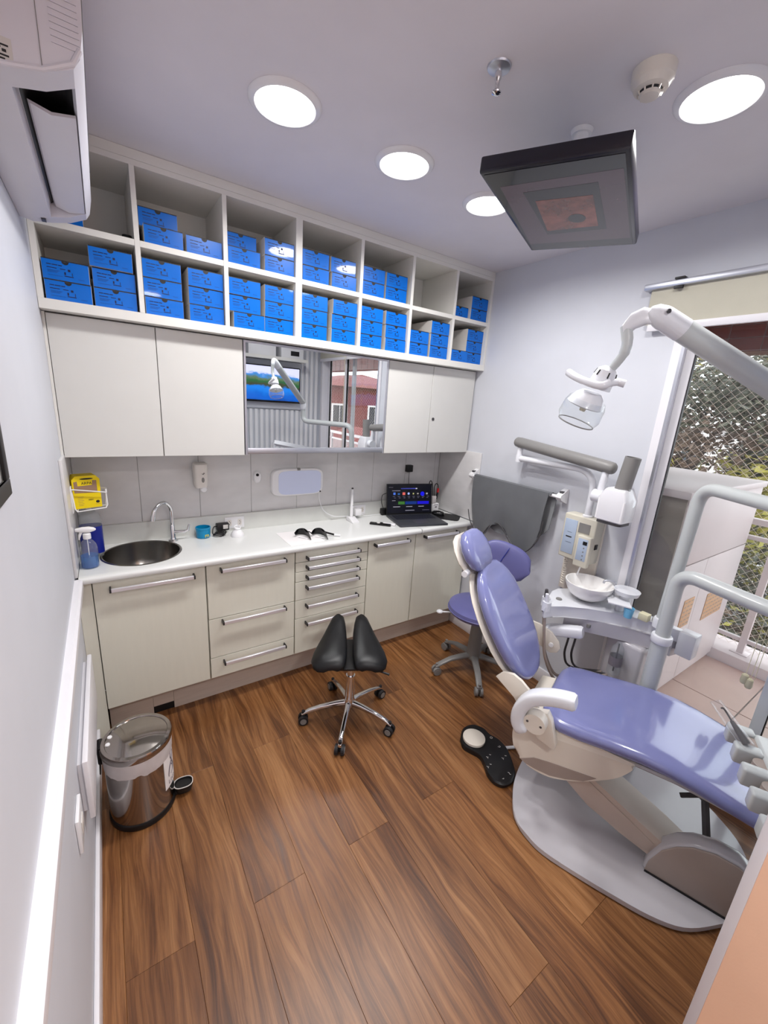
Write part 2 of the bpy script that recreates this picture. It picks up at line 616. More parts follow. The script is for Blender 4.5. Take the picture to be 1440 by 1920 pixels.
# ribbed panel on the rear wall, seen in the mirror
k = 0
x = 1.36
while x + 0.04 < W:
    top = 1.55 if x < 2.15 else 2.42
    part('slat', MB().box(x, x + 0.036, YR, YR + 0.02, 0.09, top, 0.004, 1), 'white_plastic', wall_rear)
    x += 0.0615
part('tv_back_board', MB().box(1.36, 2.17, YR, YR + 0.025, 1.56, 2.09, 0.003), 'wall_paint', wall_rear)

bl = struct('baseboard_left', MB().box(0, 0.014, YE, -0.0, 0, 0.085, 0.004), 'white_trim')
br = struct('baseboard_right', MB().box(W - 0.016, W, OY1 + 0.0, 0.09, 0, 0.1, 0.005), 'white_trim')
# chair rail on the left wall
tr = struct('trim_1', MB().prism([(0, 0.80), (0.008, 0.80), (0.012, 0.815), (0.012, 0.835), (0.022, 0.842), (0.028, 0.86), (0.028, 0.89), (0.02, 0.897), (0, 0.897)], 'y', YE, -0.045), 'white_trim')

# wall tiles behind the counter
xs = [0.012, 0.292, 0.59, 0.886, 1.184, 1.478, 1.775, 2.07, 2.366, W - 0.012]
for a, b in zip(xs, xs[1:]):
    part('wall_tile', MB().box(a + 0.001, b - 0.001, YB - 0.01, YB, 0.995, 1.42, 0.0012, 1), 'tile', wall_back)
part('tile_grout', MB().box(0.0, W, YB - 0.008, YB, 0.99, 1.42), 'grout', wall_back)
# side returns of the splashback
for w_, a, b in ((wall_left, 0.0, 0.012), (wall_right, W - 0.012, W)):
    part('splash_return', MB().box(a, b, -0.033, YB - 0.01, 0.899, 1.411, 0.003), 'tile', w_)

# ================================================================== base cabinets
def carcass(x0, x1, parent, deep=0.385):
    t = 0.016
    mb = MB()
    mb.box(x0, x0 + t, 0.02, deep, 0.165, 0.861).box(x1 - t, x1, 0.02, deep, 0.165, 0.861)
    mb.box(x0 + t, x1 - t, 0.02, deep, 0.165, 0.181).box(x0 + t, x1 - t, deep - 0.006, deep, 0.181, 0.861)
    mb.box(x0 + t, x1 - t, 0.02, 0.06, 0.845, 0.861)
    part('body', mb, 'cab_grain', parent)

def pull(parent, x0, x1, z):
    b = part('handle', MB().box(x0 + 0.006, x1 - 0.006, -0.039, -0.026, z - 0.0088, z + 0.0088, 0.002, 1), 'handle_alu', parent)
    for xx in (x0, x1):
        s = -1 if xx == x0 else 1
        part('handle_post', MB().box(min(xx, xx - s * 0.008), max(xx, xx - s * 0.008), -0.0395, 0.0, z - 0.0092, z + 0.0092, 0.001, 1), 'dark_cap', b)

def front(name, parent, x0, x1, z0, z1, hx0, hx1, hz):
    d = part(name, MB().box(x0 + 0.0018, x1 - 0.0018, 0.0, 0.0185, z0 + 0.0018, z1 - 0.0018, 0.0012, 1), 'cab_grain', parent)
    pull(d, hx0, hx1, hz)
    return d

t = thing('base_cabinet', 'off-white base cabinet with one wide door under the round sink', 'cabinet', (0.27, 0.2, 0.0))
carcass(0.055, 0.529, t)
front('door', t, 0.055, 0.529, 0.178, 0.858, 0.117, 0.476, 0.815)
part('filler_panel', MB().box(0.001, 0.053, 0.004, 0.02, 0.0, 0.862), 'cab_grain', t)
t = thing('drawer_cabinet', 'off-white base cabinet with three deep drawers beside the sink cabinet', 'cabinet', (0.77, 0.2, 0.0))
carcass(0.532, 1.012, t)
zz = [0.178, 0.304, 0.541, 0.858]
for i, hz in enumerate((0.272, 0.522, 0.823)):
    front('drawer', t, 0.532, 1.012, zz[i], zz[i + 1], 0.597, 0.952, hz)
t = thing('drawer_cabinet', 'off-white base cabinet with six shallow drawers stacked behind the saddle stool', 'cabinet', (1.26, 0.2, 0.0))
carcass(1.015, 1.508, t)
zz = [0.178, 0.418, 0.54, 0.66, 0.723, 0.783, 0.858]
for i, hz in enumerate((0.384, 0.502, 0.623, 0.689, 0.752, 0.811)):
    front('drawer', t, 1.015, 1.508, zz[i], zz[i + 1], 1.078, 1.437, hz)
t = thing('base_cabinet', 'off-white base cabinet with a narrow door beside the six-drawer cabinet', 'cabinet', (1.7, 0.2, 0.0))
carcass(1.511, 1.897, t)
front('door', t, 1.511, 1.897, 0.178, 0.858, 1.55, 1.828, 0.823)
t = thing('base_cabinet', 'off-white base cabinet with a door in the corner under the laptop', 'cabinet', (2.15, 0.2, 0.0))
carcass(1.90, 2.40, t)
front('door', t, 1.90, 2.40, 0.178, 0.858, 1.965, 2.285, 0.826)
kick = thing('toe_kick', 'taupe plinth board running under the base cabinets', 'plinth', (1.2, 0.09, 0.0))
part('board', MB().box(0.35, 2.405, 0.088, 0.104, 0.0, 0.163), 'kick', kick)
part('board', MB().box(0.056, 0.25, 0.088, 0.104, 0.0, 0.163), 'kick', kick)
part('board', MB().box(0.251, 0.349, 0.088, 0.104, 0.045, 0.163), 'kick', kick)
part('vent_slot', MB().box(0.251, 0.349, 0.092, 0.10, 0.0, 0.045), 'black', kick, 'dark open slot')

# ================================================================== worktop and sink
ct = thing('worktop', 'glossy white worktop with the round steel sink let into it', 'worktop', (1.0, 0.2, 0.863))
Z0, Z1 = 0.863, 0.895
SC, SR = (0.27, 0.205), 0.172
lip = [(0.0, Z0), (-0.03, Z0), (-0.037, Z0 + 0.004), (-0.04, Z0 + 0.012), (-0.04, Z1 - 0.01), (-0.037, Z1 - 0.004), (-0.03, Z1), (0.0, Z1)]
def slab(x0, x1, hole=False):
    mb = MB()
    mb.prism(lip, 'x', x0, x1)
    xe = 0.53 if hole else x0
    mb.box(xe, x1, 0.0, 0.392, Z0, Z1)
    if hole:
        n = 64
        inner, outer = [], []
        for k in range(n):
            a = 2 * math.pi * k / n
            c, s_ = math.cos(a), math.sin(a)
            inner.append((SC[0] + SR * c, SC[1] + SR * s_))
            tx = ((xe if c > 0 else x0) - SC[0]) / c if abs(c) > 1e-6 else 1e9
            ty = ((0.392 if s_ > 0 else 0.0) - SC[1]) / s_ if abs(s_) > 1e-6 else 1e9
            d = min(tx, ty)
            outer.append((SC[0] + d * c, SC[1] + d * s_))
        # snap the nearest ray to each corner
        for cx, cy in ((x0, 0.0), (xe, 0.0), (x0, 0.392), (xe, 0.392)):
            i = min(range(n), key=lambda q: (outer[q][0] - cx) ** 2 + (outer[q][1] - cy) ** 2)
            outer[i] = (cx, cy)
        vs = [(*p, Z1) for p in inner] + [(*p, Z1) for p in outer] + [(*p, Z0) for p in inner] + [(*p, Z0) for p in outer]
        fs = []
        for k in range(n):
            j = (k + 1) % n
            fs += [(k, j, n + j, n + k), (2 * n + j, 2 * n + k, 3 * n + k, 3 * n + j), (k, 2 * n + k, 2 * n + j, j), (n + k, n + j, 3 * n + j, 3 * n + k)]
        mb.add(vs, fs)
    return mb
part('slab', slab(0.0125, 1.914, True), 'counter', ct)
part('slab', slab(1.919, W - 0.0125), 'counter', ct)
part('joint_strip', MB().box(1.9142, 1.9188, -0.038, 0.392, Z0, Z1 - 0.002), 'grey_plastic', ct)
part('upstand', MB().box(0.0125, W - 0.0125, 0.392, 0.4098, Z0, 1.0, 0.003), 'splash_strip', ct)
sk = thing('sink', 'round stainless steel sink bowl in the white worktop', 'sink', (SC[0], SC[1], 0.77))
part('bowl', MB().lathe([(0.020, 0.752), (0.12, 0.757), (0.15, 0.772), (0.163, 0.80), (0.1695, 0.885), (0.171, 0.8965), (0.176, 0.8985), (0.182, 0.8965), (0.182, 0.8955), (0.1712, 0.8955), (0.1710, 0.885), (0.1645, 0.80), (0.151, 0.771), (0.12, 0.7555), (0.02, 0.7505)], (SC[0], SC[1], 0), 64, cap0=False, cap1=False), 'steel', sk)
part('drain', MB().lathe([(0.001, 0.749), (0.03, 0.749), (0.032, 0.757), (0.026, 0.7585), (0.02, 0.755), (0.001, 0.755)], (SC[0], SC[1], 0), 24), 'chrome', sk)
fa = thing('faucet', 'chrome gooseneck tap with a side lever behind the sink', 'faucet', (0.425, 0.33, 0.895))
FX, FY = 0.428, 0.335
part('base_collar', MB().lathe([(0.025, 0.8955), (0.024, 0.902), (0.016, 0.906), (0.0125, 0.915), (0.0125, 0.985), (0.010, 0.99)], (FX, FY, 0), 24), 'chrome', fa)
gp = [(FX, FY, 0.985), (FX - 0.001, FY, 1.05), (FX - 0.006, FY - 0.005, 1.09), (FX - 0.03, FY - 0.025, 1.122), (FX - 0.058, FY - 0.05, 1.122), (FX - 0.085, FY - 0.072, 1.095), (FX - 0.096, FY - 0.08, 1.06)]
part('spout', MB().tube(bez(gp, 6), 0.0095, 14), 'chrome', fa)
part('nozzle', MB().cyl((FX - 0.0945, FY - 0.079, 1.068), (FX - 0.099, FY - 0.083, 1.042), 0.0125, 0.012, 16), 'chrome', fa)
part('lever', MB().cyl((FX, FY, 0.945), (FX + 0.062, FY - 0.012, 0.945), 0.010, 0.010, 14).tube([(FX + 0.055, FY - 0.011, 0.945), (FX + 0.075, FY - 0.015, 0.952), (FX + 0.082, FY - 0.016, 0.985)], [0.009, 0.007, 0.005], 10), 'chrome', fa)

# ================================================================== wall cabinets
def ucar(x0, x1, parent):
    part('body', MB().box(x0, x1, 0.1395, 0.40, 1.402, 1.976), 'cab_white', parent)
def udoor(parent, x0, x1, mat_='cab_white'):
    return part('door', MB().box(x0 + 0.0015, x1 - 0.0015, 0.12, 0.1385, 1.3995, 1.972, 0.0012, 1), mat_, parent)
t = thing('wall_cabinet', 'white wall cabinet with two plain doors above the sink', 'cabinet', (0.39, 0.26, 1.4))
ucar(0.011, 0.774, t)
udoor(t, 0.011, 0.392); udoor(t, 0.392, 0.774)
part('edge_panel', MB().box(0.0005, 0.0105, 0.122, 0.40, 1.402, 1.976), 'shelf_white', t)
t = thing('mirror_cabinet', 'wall cabinet with a wide aluminium-framed mirror door', 'mirror', (1.21, 0.26, 1.4))
ucar(0.778, 1.656, t)
d = part('mirror_glass', MB().box(0.786, 1.648, 0.1215, 0.138, 1.436, 1.964), 'mirror', t)
fm = MB()
fm.box(0.777, 0.787, 0.118, 0.139, 1.40, 1.972).box(1.647, 1.657, 0.118, 0.139, 1.40, 1.972).box(0.787, 1.647, 0.118, 0.139, 1.962, 1.972)
fm.box(0.787, 1.647, 0.116, 0.139, 1.405, 1.437, 0.003)
part('mirror_frame', fm, 'alu', t)
t = thing('wall_cabinet', 'white wall cabinet with two plain doors and a lock beside the mirror', 'cabinet', (2.03, 0.26, 1.4))
ucar(1.66, 2.414, t)
udoor(t, 1.66, 2.02)
d = udoor(t, 2.02, 2.414)
part('lock', MB().cyl((2.052, 0.121, 1.63), (2.052, 0.117, 1.63), 0.011, 0.0105, 20).box(2.0505, 2.0535, 0.1155, 0.118, 1.624, 1.636), 'dark_grey', d)

# ================================================================== open shelf
S = [0.3444, 0.69, 1.0392, 1.3982, 1.7462, 2.0917]
sh = thing('open_shelf', 'long white open shelf of two rows of bays below the ceiling', 'shelf', (1.2, 0.24, 1.979))
YS, YK = 0.056, 0.40
part('bottom_board', MB().box(0.001, W - 0.001, YS, YK, 1.9785, 2.0163, 0.001, 1), 'shelf_white', sh)
part('top_board', MB().box(0.001, W - 0.001, YS + 0.0015, YK, 2.545, 2.565), 'shelf_white', sh)
part('fascia', MB().box(0.001, W - 0.001, YS, YS + 0.018, 2.5655, 2.599), 'shelf_white', sh)
part('back_panel', MB().box(0.001, W - 0.001, YK, YK + 0.008, 1.98, 2.565), 'shelf_white', sh)
part('side_panel', MB().box(0.001, 0.02, YS + 0.001, YK, 2.0163, 2.545), 'shelf_white', sh)
part('side_panel', MB().box(W - 0.021, W - 0.001, YS + 0.001, YK, 2.0163, 2.545), 'shelf_white', sh)
edges = [0.02]
for i, s_ in enumerate(S):
    hw = 0.017 if i == 2 else 0.0095
    part('divider', MB().box(s_ - hw, s_ + hw, YS, YK, 2.0163, 2.545, 0.0008, 1), 'shelf_white', sh)
    edges += [s_ - hw, s_ + hw]
edges.append(W - 0.021)
for i in range(7):
    part('middle_board', MB().box(edges[2 * i], edges[2 * i + 1], YS + 0.001, YK, 2.2645, 2.288, 0.0008, 1), 'shelf_white', sh)

# ------------------------------------------------------------------ blue cartons
BW, BH, BD = 0.147, 0.0725, 0.27
BH_ = 0.0722
b0 = bpy.data.objects.new('carton', None)
col.objects.link(b0)
WM[b0.name] = Matrix.Identity(4)
w2 = BW / 2
part('cardboard_body', MB().box(-w2, w2, 0.002, BD, 0, BH_, 0.001, 1), 'white_card', b0)
np_ = [(w2 - 0.001, 0.0008), (w2 - 0.001, BH_ - 0.004)]
fr = [(-w2 + 0.001, 0.0008), (w2 - 0.001, 0.0008), (w2 - 0.001, BH_ - 0.004)]
fr += [(0.0115 * math.cos(a), BH_ - 0.004 - 0.0115 * math.sin(a)) for a in [math.pi * k / 10 for k in range(11)]]
fr += [(-w2 + 0.001, BH_ - 0.004)]
part('front_panel', MB().prism(fr, 'y', -0.0012, 0.0019), 'blue_card', b0, 'glossy blue printed front', smooth=False)
part('thumb_notch', MB().prism([(0.0115 * math.cos(a), BH_ - 0.0042 - 0.0113 * math.sin(a)) for a in [math.pi * k / 10 for k in range(11)]], 'y', 0.0012, 0.0018).box(-w2 + 0.001, w2 - 0.001, 0.0008, 0.0019, BH_ - 0.0038, BH_ - 0.0002), 'print_dark', b0)
pr_ = MB()
def bar(x0, x1, z0, z1):
    pr_.box(x0, x1, -0.0016, -0.0011, z0, z1)
x = -0.058
for wd in (0.014, 0.018, 0.012):
    bar(x, x + wd, 0.0505, 0.0535); x += wd + 0.0018
for x0, wd in ((-0.058, 0.030), (-0.018, 0.017)):
    bar(x0, x0 + wd, 0.0395, 0.042)
bar(0.006, 0.014, 0.035, 0.043)
for k in range(3):
    bar(-0.057, -0.02 - 0.004 * k, 0.032 - 0.0035 * k, 0.0328 - 0.0035 * k)
bar(-0.006, 0.022, 0.0165, 0.0195)
bar(-0.006, -0.001, 0.022, 0.032); bar(0.018, 0.020, 0.0205, 0.032)
bar(-0.057, -0.012, 0.0145, 0.0152)
bar(0.036, 0.056, 0.0125, 0.0135)
part('printed_text', pr_, 'print_blue', b0)
first = [True]
NUMW = {1: 'single', 2: 'two-high', 3: 'three-high'}
BAYS = [(0.02, S[0] - 0.0095)] + [(S[i] + (0.017 if i == 2 else 0.0095), S[i + 1] - (0.017 if i + 1 == 2 else 0.0095)) for i in range(5)] + [(S[5] + 0.0095, W - 0.021)]
ORD = ['first', 'second', 'third', 'fourth', 'fifth', 'sixth', 'seventh']
def carton(x0, z, y, label, rz=0.0):
    if first[0]:
        o = b0; first[0] = False
    else:
        o = copy_tree(b0)
    o.location = (x0 + w2, y, z)
    o.rotation_euler = (0, 0, rz)
    tag(o, label, 'box', 'blue cartons on the open shelf')
def stack(x0, row, n, y=None, dx=(0, 0, 0), dy=(0, 0, 0)):
    z = 2.0165 if row == 0 else 2.2882
    r = 'lower' if row == 0 else 'upper'
    y = 0.073 if y is None else y
    bay = min(range(7), key=lambda q: abs((BAYS[q][0] + BAYS[q][1]) / 2 - x0 - w2))
    side = 'air-conditioner-side' if x0 + w2 < (BAYS[bay][0] + BAYS[bay][1]) / 2 else 'window-side'
    for i in range(n):
        pos = 'lone' if n == 1 else ['bottom', 'middle', 'top'][i] if n == 3 else ['bottom', 'top'][i]
        xx = min(max(x0 + dx[i], BAYS[bay][0] + 0.0025), BAYS[bay][1] - BW - 0.0025)
        carton(xx, z + i * BH + 0.0002, y + dy[i], '%s blue-fronted carton, %s stack, %s row, %s shelf bay from the air conditioner' % (pos, side, r, ORD[bay]), random.uniform(-0.006, 0.006))
stack(0.026, 0, 2, dy=(0.0, 0.004, 0), dx=(0, -0.002, 0))
stack(0.181, 0, 3, dx=(0, 0, -0.006), dy=(0, 0.004, -0.006))
stack(0.356, 0, 3, dx=(0.003, 0.0, 0.0))
stack(0.534, 0, 3, dx=(0, -0.003, -0.003), dy=(0, 0.004, 0.0))
stack(0.722, 0, 3, dx=(0, -0.018, -0.018), dy=(0, 0.004, 0))
stack(0.872, 0, 3, dx=(0, 0.0, 0.002), dy=(0.004, 0, 0.002))
stack(1.060, 0, 3, dx=(0, 0, 0.001))
stack(1.234, 0, 3, dx=(0.0, 0.001, 0.006), dy=(-0.003, 0, -0.004))
stack(1.413, 0, 3, dx=(0, 0, 0.001))
stack(1.587, 0, 3, dx=(0, 0, -0.004), dy=(-0.002, 0.003, 0))
stack(1.765, 0, 2)
stack(1.927, 0, 3, dx=(0.003, 0.003, 0), dy=(0, 0, -0.004))
stack(2.108, 0, 1, y=0.066)
stack(2.256, 0, 3, y=0.082, dx=(-0.0005, -0.004, -0.002))
stack(0.0225, 1, 1, y=0.125)
stack(0.372, 1, 2, dx=(0, -0.012, 0), dy=(0, 0.045, 0))
stack(0.533, 1, 1)
stack(0.704, 1, 2, dx=(0, -0.003, 0), dy=(0, 0.05, 0))
stack(0.873, 1, 2, dx=(0, 0.003, 0))
stack(1.062, 1, 2, dx=(0.002, 0, 0))
stack(1.228, 1, 2, dx=(0, -0.006, 0), dy=(0, 0.002, 0))
stack(1.411, 1, 2)
stack(1.569, 1, 2, dx=(0, 0.004, 0), dy=(0, 0.004, 0))
stack(2.103, 1, 1, y=0.10)
stack(2.2525, 1, 2, dx=(-0.001, 0, 0))
sp = thing('spool', 'small black spool on the upper shelf beside a carton', 'spool', (0.315, 0.13, 2.2882))
part('core', MB().lathe([(0.012, 2.2882), (0.012, 2.312)], (0.315, 0.13, 0), 20), 'dark_grey', sp)
part('flange', MB().lathe([(0.018, 2.2882), (0.018, 2.292)], (0.315, 0.13, 0), 20), 'black', sp)
part('flange', MB().lathe([(0.018, 2.309), (0.018, 2.313)], (0.315, 0.13, 0), 20), 'black', sp)
# ================================================================== on and above the worktop
ZC = 0.8952
TY = YB - 0.01      # face of the wall tiles
t = thing('soap_dispenser', 'white wall soap dispenser with push button above the tap', 'soap dispenser', (0.59, TY, 1.16))
part('housing', MB().loft([[(0.59 + a, TY - 0.042 + b, z) for a, b in sup(w_, d_, 24, 4)] for w_, d_, z in ((0.030, 0.036, 1.185), (0.034, 0.041, 1.2), (0.038, 0.041, 1.30), (0.037, 0.040, 1.318), (0.030, 0.032, 1.324))]), 'soap_white', t)
part('push_button', MB().lathe([(0.017, 0.0), (0.017, 0.012), (0.012, 0.017)], (0.60, TY - 0.062, 1.178), 20, d=(0, -1, -0.25)), 'white_plastic', t)
part('level_window', MB().lathe([(0.010, 0), (0.009, 0.002)], (0.597, TY - 0.0827, 1.232), 16, d=(0, -1, 0), sx=0.8, sy=1.5), 'grey_plastic', t)
part('emblem', MB().tube(bez([(0.592, TY - 0.0835, 1.268), (0.600, TY - 0.0835, 1.264), (0.602, TY - 0.0835, 1.272), (0.606, TY - 0.0835, 1.268)], 4), 0.0015, 6), 'dark_grey', t)
t = thing('wall_socket', 'small white oval wall fitting with a dark round eye', 'wall fitting', (0.92, TY, 1.2))
part('cover', MB().loft([[(0.92 + a, y, 1.222 + b) for a, b in sup(w_, w_ * 1.5, 24, 2.4)] for w_, y in ((0.024, TY), (0.024, TY - 0.018), (0.019, TY - 0.026))]), 'white_plastic', t)
part('eye', MB().cyl((0.918, TY - 0.0255, 1.238), (0.918, TY - 0.031, 1.238), 0.0095, 0.008, 20), 'black_gloss', t)

lb = thing('light_box', 'white wall-mounted film viewer with a pale lilac panel', 'light box', (1.18, TY, 1.1))
cx, cz = 1.181, 1.182
part('case', MB().loft([[(cx + a, y, cz + b) for a, b in sup(w_, h_, 40, 5)] for w_, h_, y in ((0.176, 0.088, TY), (0.178, 0.090, TY - 0.03), (0.172, 0.086, TY - 0.038))]), 'white_plastic', lb)
part('film_panel', MB().loft([[(cx + 0.012 + a, y, cz - 0.002 + b) for a, b in sup(0.146, 0.077, 40, 6)] for y in (TY - 0.0375, TY - 0.0405)]), 'lightbox_panel', lb, 'pale lilac light panel')
part('film_clip', MB().box(cx - 0.01, cx + 0.01, TY - 0.045, TY - 0.03, cz + 0.078, cz + 0.092, 0.002), 'grey_plastic', lb)
part('switch', MB().box(cx + 0.15, cx + 0.158, TY - 0.042, TY - 0.037, cz - 0.075, cz - 0.066), 'black', lb)
part('cable', MB().tube(bez([(cx + 0.155, TY - 0.02, cz - 0.082), (cx + 0.16, TY - 0.022, 1.04), (cx + 0.19, TY - 0.03, 0.97), (cx + 0.26, TY - 0.035, 0.925), (cx + 0.34, TY - 0.035, 0.915), (1.565, TY - 0.035, 0.915)], 8), 0.003, 8), 'white_plastic', lb)

# jar, charger, dome
t = thing('jar', 'small blue plastic cup with a yellow mark beside the tap', 'cup', (0.585, 0.335, ZC))
part('cup', MB().lathe([(0.033, 0), (0.037, 0.003), (0.039, 0.05), (0.041, 0.052), (0.041, 0.062), (0.037, 0.062), (0.035, 0.006), (0.0, 0.006)], (0.585, 0.335, ZC), 32, cap1=False), 'teal_plastic', t)
part('yellow_mark', text_mb('m', 0.034, frame((0.598, 0.335 - 0.0405, ZC + 0.010), (1, 0.22, 0), (0, 0, 1))), 'yellow', t)
t = thing('power_adapter', 'black power adapter with a coiled cable against the upstand', 'adapter', (0.70, 0.36, ZC))
part('adapter_body', MB().box(0.665, 0.735, 0.352, 0.389, ZC + 0.02, ZC + 0.062, 0.004), 'black', t)
part('rating_label', MB().box(0.70, 0.728, 0.3514, 0.3522, ZC + 0.03, ZC + 0.055), 'white_card', t)
for k in range(3):
    part('cable_coil', MB().tube([(0.667 + 0.030 * math.cos(a) + 0.006 * k, 0.325 + 0.028 * math.sin(a), ZC + 0.0085 + 0.006 * k + 0.004 * math.sin(2 * a)) for a in [2 * math.pi * q / 20 for q in range(20)]], 0.003, 6, closed=True), 'black', t)
part('cable', MB().tube(bez([(0.668, 0.362, ZC + 0.045), (0.645, 0.345, ZC + 0.05), (0.635, 0.33, ZC + 0.02), (0.645, 0.318, ZC + 0.006)], 6), 0.003, 6), 'black', t)
t = thing('bell_cap', 'small white bell-shaped cap standing on the worktop', 'cap', (0.765, 0.29, ZC))
part('bell', MB().lathe([(0.038, 0), (0.038, 0.006), (0.034, 0.02), (0.024, 0.034), (0.018, 0.038), (0.018, 0.05), (0.014, 0.052), (0.012, 0.038), (0.0, 0.037)], (0.765, 0.285, ZC), 32, cap1=False), 'white_plastic', t)
part('spout_lip', MB().tube([(0.765 + 0.017 * math.cos(a), 0.285 + 0.017 * math.sin(a), ZC + 0.053 + 0.006 * math.sin(a)) for a in [2 * math.pi * k / 20 for k in range(20)]], 0.003, 6, closed=True), 'white_plastic', t)

def outlet(x, label):
    t = thing('outlet', label, 'outlet', (x, 0.392, 0.95))
    part('cover_plate', MB().box(x - 0.058, x + 0.058, 0.386, 0.3918, 0.912, 0.984, 0.003), 'white_plastic', t)
    for s_ in (-1, 1):
        part('socket', MB().loft([[(x + s_ * 0.03 + a, y, 0.948 + b) for a, b in sup(0.012, 0.02, 20, 4)] for y in (0.3858, 0.3845)]), 'soap_white', t)
        for q in (-1, 0, 1):
            part('pin_hole', MB().cyl((x + s_ * 0.03 + (0.004 if q == 0 else 0), 0.3847, 0.948 + q * 0.009), (x + s_ * 0.03 + (0.004 if q == 0 else 0), 0.3838, 0.948 + q * 0.009), 0.0025, n=8), 'black', t)
outlet(0.775, 'white double wall outlet in the upstand behind the bell cap')
outlet(1.655, 'white double wall outlet in the upstand with a white plug in it')
t = thing('plug_charger', 'white cube charger plugged into the upstand outlet', 'charger', (1.63, 0.36, 0.92))
part('charger_body', MB().box(1.604, 1.652, 0.338, 0.3838, 0.918, 0.966, 0.006), 'white_plastic', t)
part('cable', MB().tube(bez([(1.65, 0.36, 0.93), (1.70, 0.365, 0.905), (1.76, 0.37, 0.903), (1.84, 0.372, 0.902)], 6), 0.0025, 6), 'white_plastic', t)

# curing light in its stand
t = thing('curing_light', 'slim white curing light standing upright in its cradle', 'curing light', (1.56, 0.31, ZC))
part('cradle', MB().prism([(0.250, ZC), (0.345, ZC), (0.345, ZC + 0.026), (0.318, ZC + 0.03), (0.250, ZC + 0.006)], 'x', 1.531, 1.587, 0.003), 'white_plastic', t)
part('handpiece', MB().tube([(1.558, 0.322, ZC + 0.022), (1.559, 0.324, ZC + 0.10), (1.561, 0.327, ZC + 0.15), (1.562, 0.329, ZC + 0.205), (1.5625, 0.33, ZC + 0.226)], [0.0115, 0.0112, 0.0098, 0.0078, 0.0075], 16), 'white_plastic', t)
part('ring', MB().lathe([(0.0118, 0), (0.0118, 0.003)], (1.5605, 0.3255, ZC + 0.108), 16), 'grey_plastic', t)
part('light_tip', MB().lathe([(0.0072, 0), (0.008, 0.004), (0.006, 0.010)], (1.5625, 0.33, ZC + 0.226), 14), 'dark_grey', t)

# sheet of paper and protective glasses
solo('paper_sheet', MB().prism([(0.985, 0.245), (0.985, -0.005), (1.20, 0.0), (1.21, 0.235)], 'z', ZC, ZC + 0.0012), 'white_paper', 'thin white sheet under the dark glasses', 'paper')
t = thing('glasses', 'black wraparound glasses with a white-tipped arm lying on the white sheet', 'glasses', (1.17, 0.1, ZC))
for gx, gy in ((1.108, 0.115), (1.205, 0.085)):
    plan = bez([(gx - 0.044, gy + 0.012, 0), (gx - 0.012, gy + 0.034, 0), (gx + 0.022, gy + 0.022, 0), (gx + 0.030, gy - 0.028, 0), (gx + 0.024, gy - 0.068, 0)], 4)
    vs, fs = [], []
    K = len(plan)
    for i, p in enumerate(plan):
        s_ = i / (K - 1)
        hh = 0.006 + 0.040 * math.sin(math.pi * (0.1 + 0.82 * s_)) ** 0.8
        lean = Vector((0.010, 0.006, 0))
        for th in (0.0, 1.0):
            o_ = Vector((0.0022, 0.0022, 0)) * th
            vs.append(p + o_ + Vector((0, 0, ZC + 0.0014 + 0.012 * (1 - s_) ** 2)))
            vs.append(p + o_ - lean + Vector((0, 0, ZC + 0.0014 + 0.010 * (1 - s_) ** 2 + hh)))
    for i in range(K - 1):
        b = 4 * i
        fs += [(b, b + 1, b + 5, b + 4), (b + 3, b + 2, b + 6, b + 7), (b + 1, b + 3, b + 7, b + 5), (b + 2, b, b + 4, b + 6)]
    fs += [(0, 2, 3, 1), (4 * K - 4, 4 * K - 3, 4 * K - 1, 4 * K - 2)]
    part('lens', MB().add(vs, fs), 'black_gloss', t)
    part('nose_pad', MB().tube([(gx - 0.030, gy - 0.002, ZC + 0.006), (gx - 0.008, gy - 0.026, ZC + 0.005), (gx + 0.012, gy - 0.046, ZC + 0.0045)], 0.003, 8), 'white_plastic', t)
part('bridge', MB().tube(bez([(1.108 + 0.024, 0.135, ZC + 0.024), (1.15, 0.125, ZC + 0.028), (1.205 - 0.044, 0.098, ZC + 0.02)], 5), 0.003, 8), 'black', t)
part('temple_arm', MB().tube([(1.222, 0.108, ZC + 0.030), (1.262, 0.080, ZC + 0.018), (1.30, 0.052, ZC + 0.009)], [0.0055, 0.006, 0.0065], 10, flat=0.6), 'black', t)
part('arm_tip', MB().tube([(1.29, 0.058, ZC + 0.011), (1.322, 0.037, ZC + 0.0072)], [0.0072, 0.006], 10, flat=0.6), 'white_plastic', t)

# laptop
M = frame((1.948, 0.005, ZC), (0.3795, -0.083, 0), (0.083, 0.3795, 0))
lp = thing('laptop', 'dark grey open laptop showing a dark start screen on the corner of the worktop', 'laptop', (1.99, 0.14, ZC))
LW, LD = 0.375, 0.27
mb = MB(frame((1.793, 0.052, ZC), (0.3715, -0.088, 0), (0.088, 0.3715, 0)))
MBASE = mb.M
mb.box(0, LW, 0, LD, 0.002, 0.016, 0.004)
part('keyboard_deck', mb, 'laptop_grey', lp)
mb = MB(MBASE)
for r_ in range(5):
    for c_ in range(14):
        mb.box(0.03 + c_ * 0.0228, 0.03 + c_ * 0.0228 + 0.019, 0.135 + r_ * 0.0225, 0.135 + r_ * 0.0225 + 0.0185, 0.0158, 0.0175)
part('keyboard', mb, 'key_dark', lp, kind='stuff')
part('touchpad', MB(MBASE).box(0.135, 0.245, 0.03, 0.105, 0.0158, 0.0163), 'dark_grey', lp)
part('feet', MB(MBASE).box(0.03, LW - 0.03, 0.02, 0.03, 0.0, 0.002).box(0.03, LW - 0.03, LD - 0.03, LD - 0.02, 0.0, 0.002), 'black', lp)
hinge = MBASE @ Matrix.Translation((0, LD, 0.014)) @ Matrix.Rotation(math.radians(90 - 9), 4, 'X')
LH = 0.232
part('lid', MB(hinge).box(0, LW, 0, LH, -0.006, 0.0, 0.002), 'black', lp)
mat('laptop_screen', (2, 3, 16), 0.25, emis=0.4, ecol=(1, 2, 14), var=0.0)
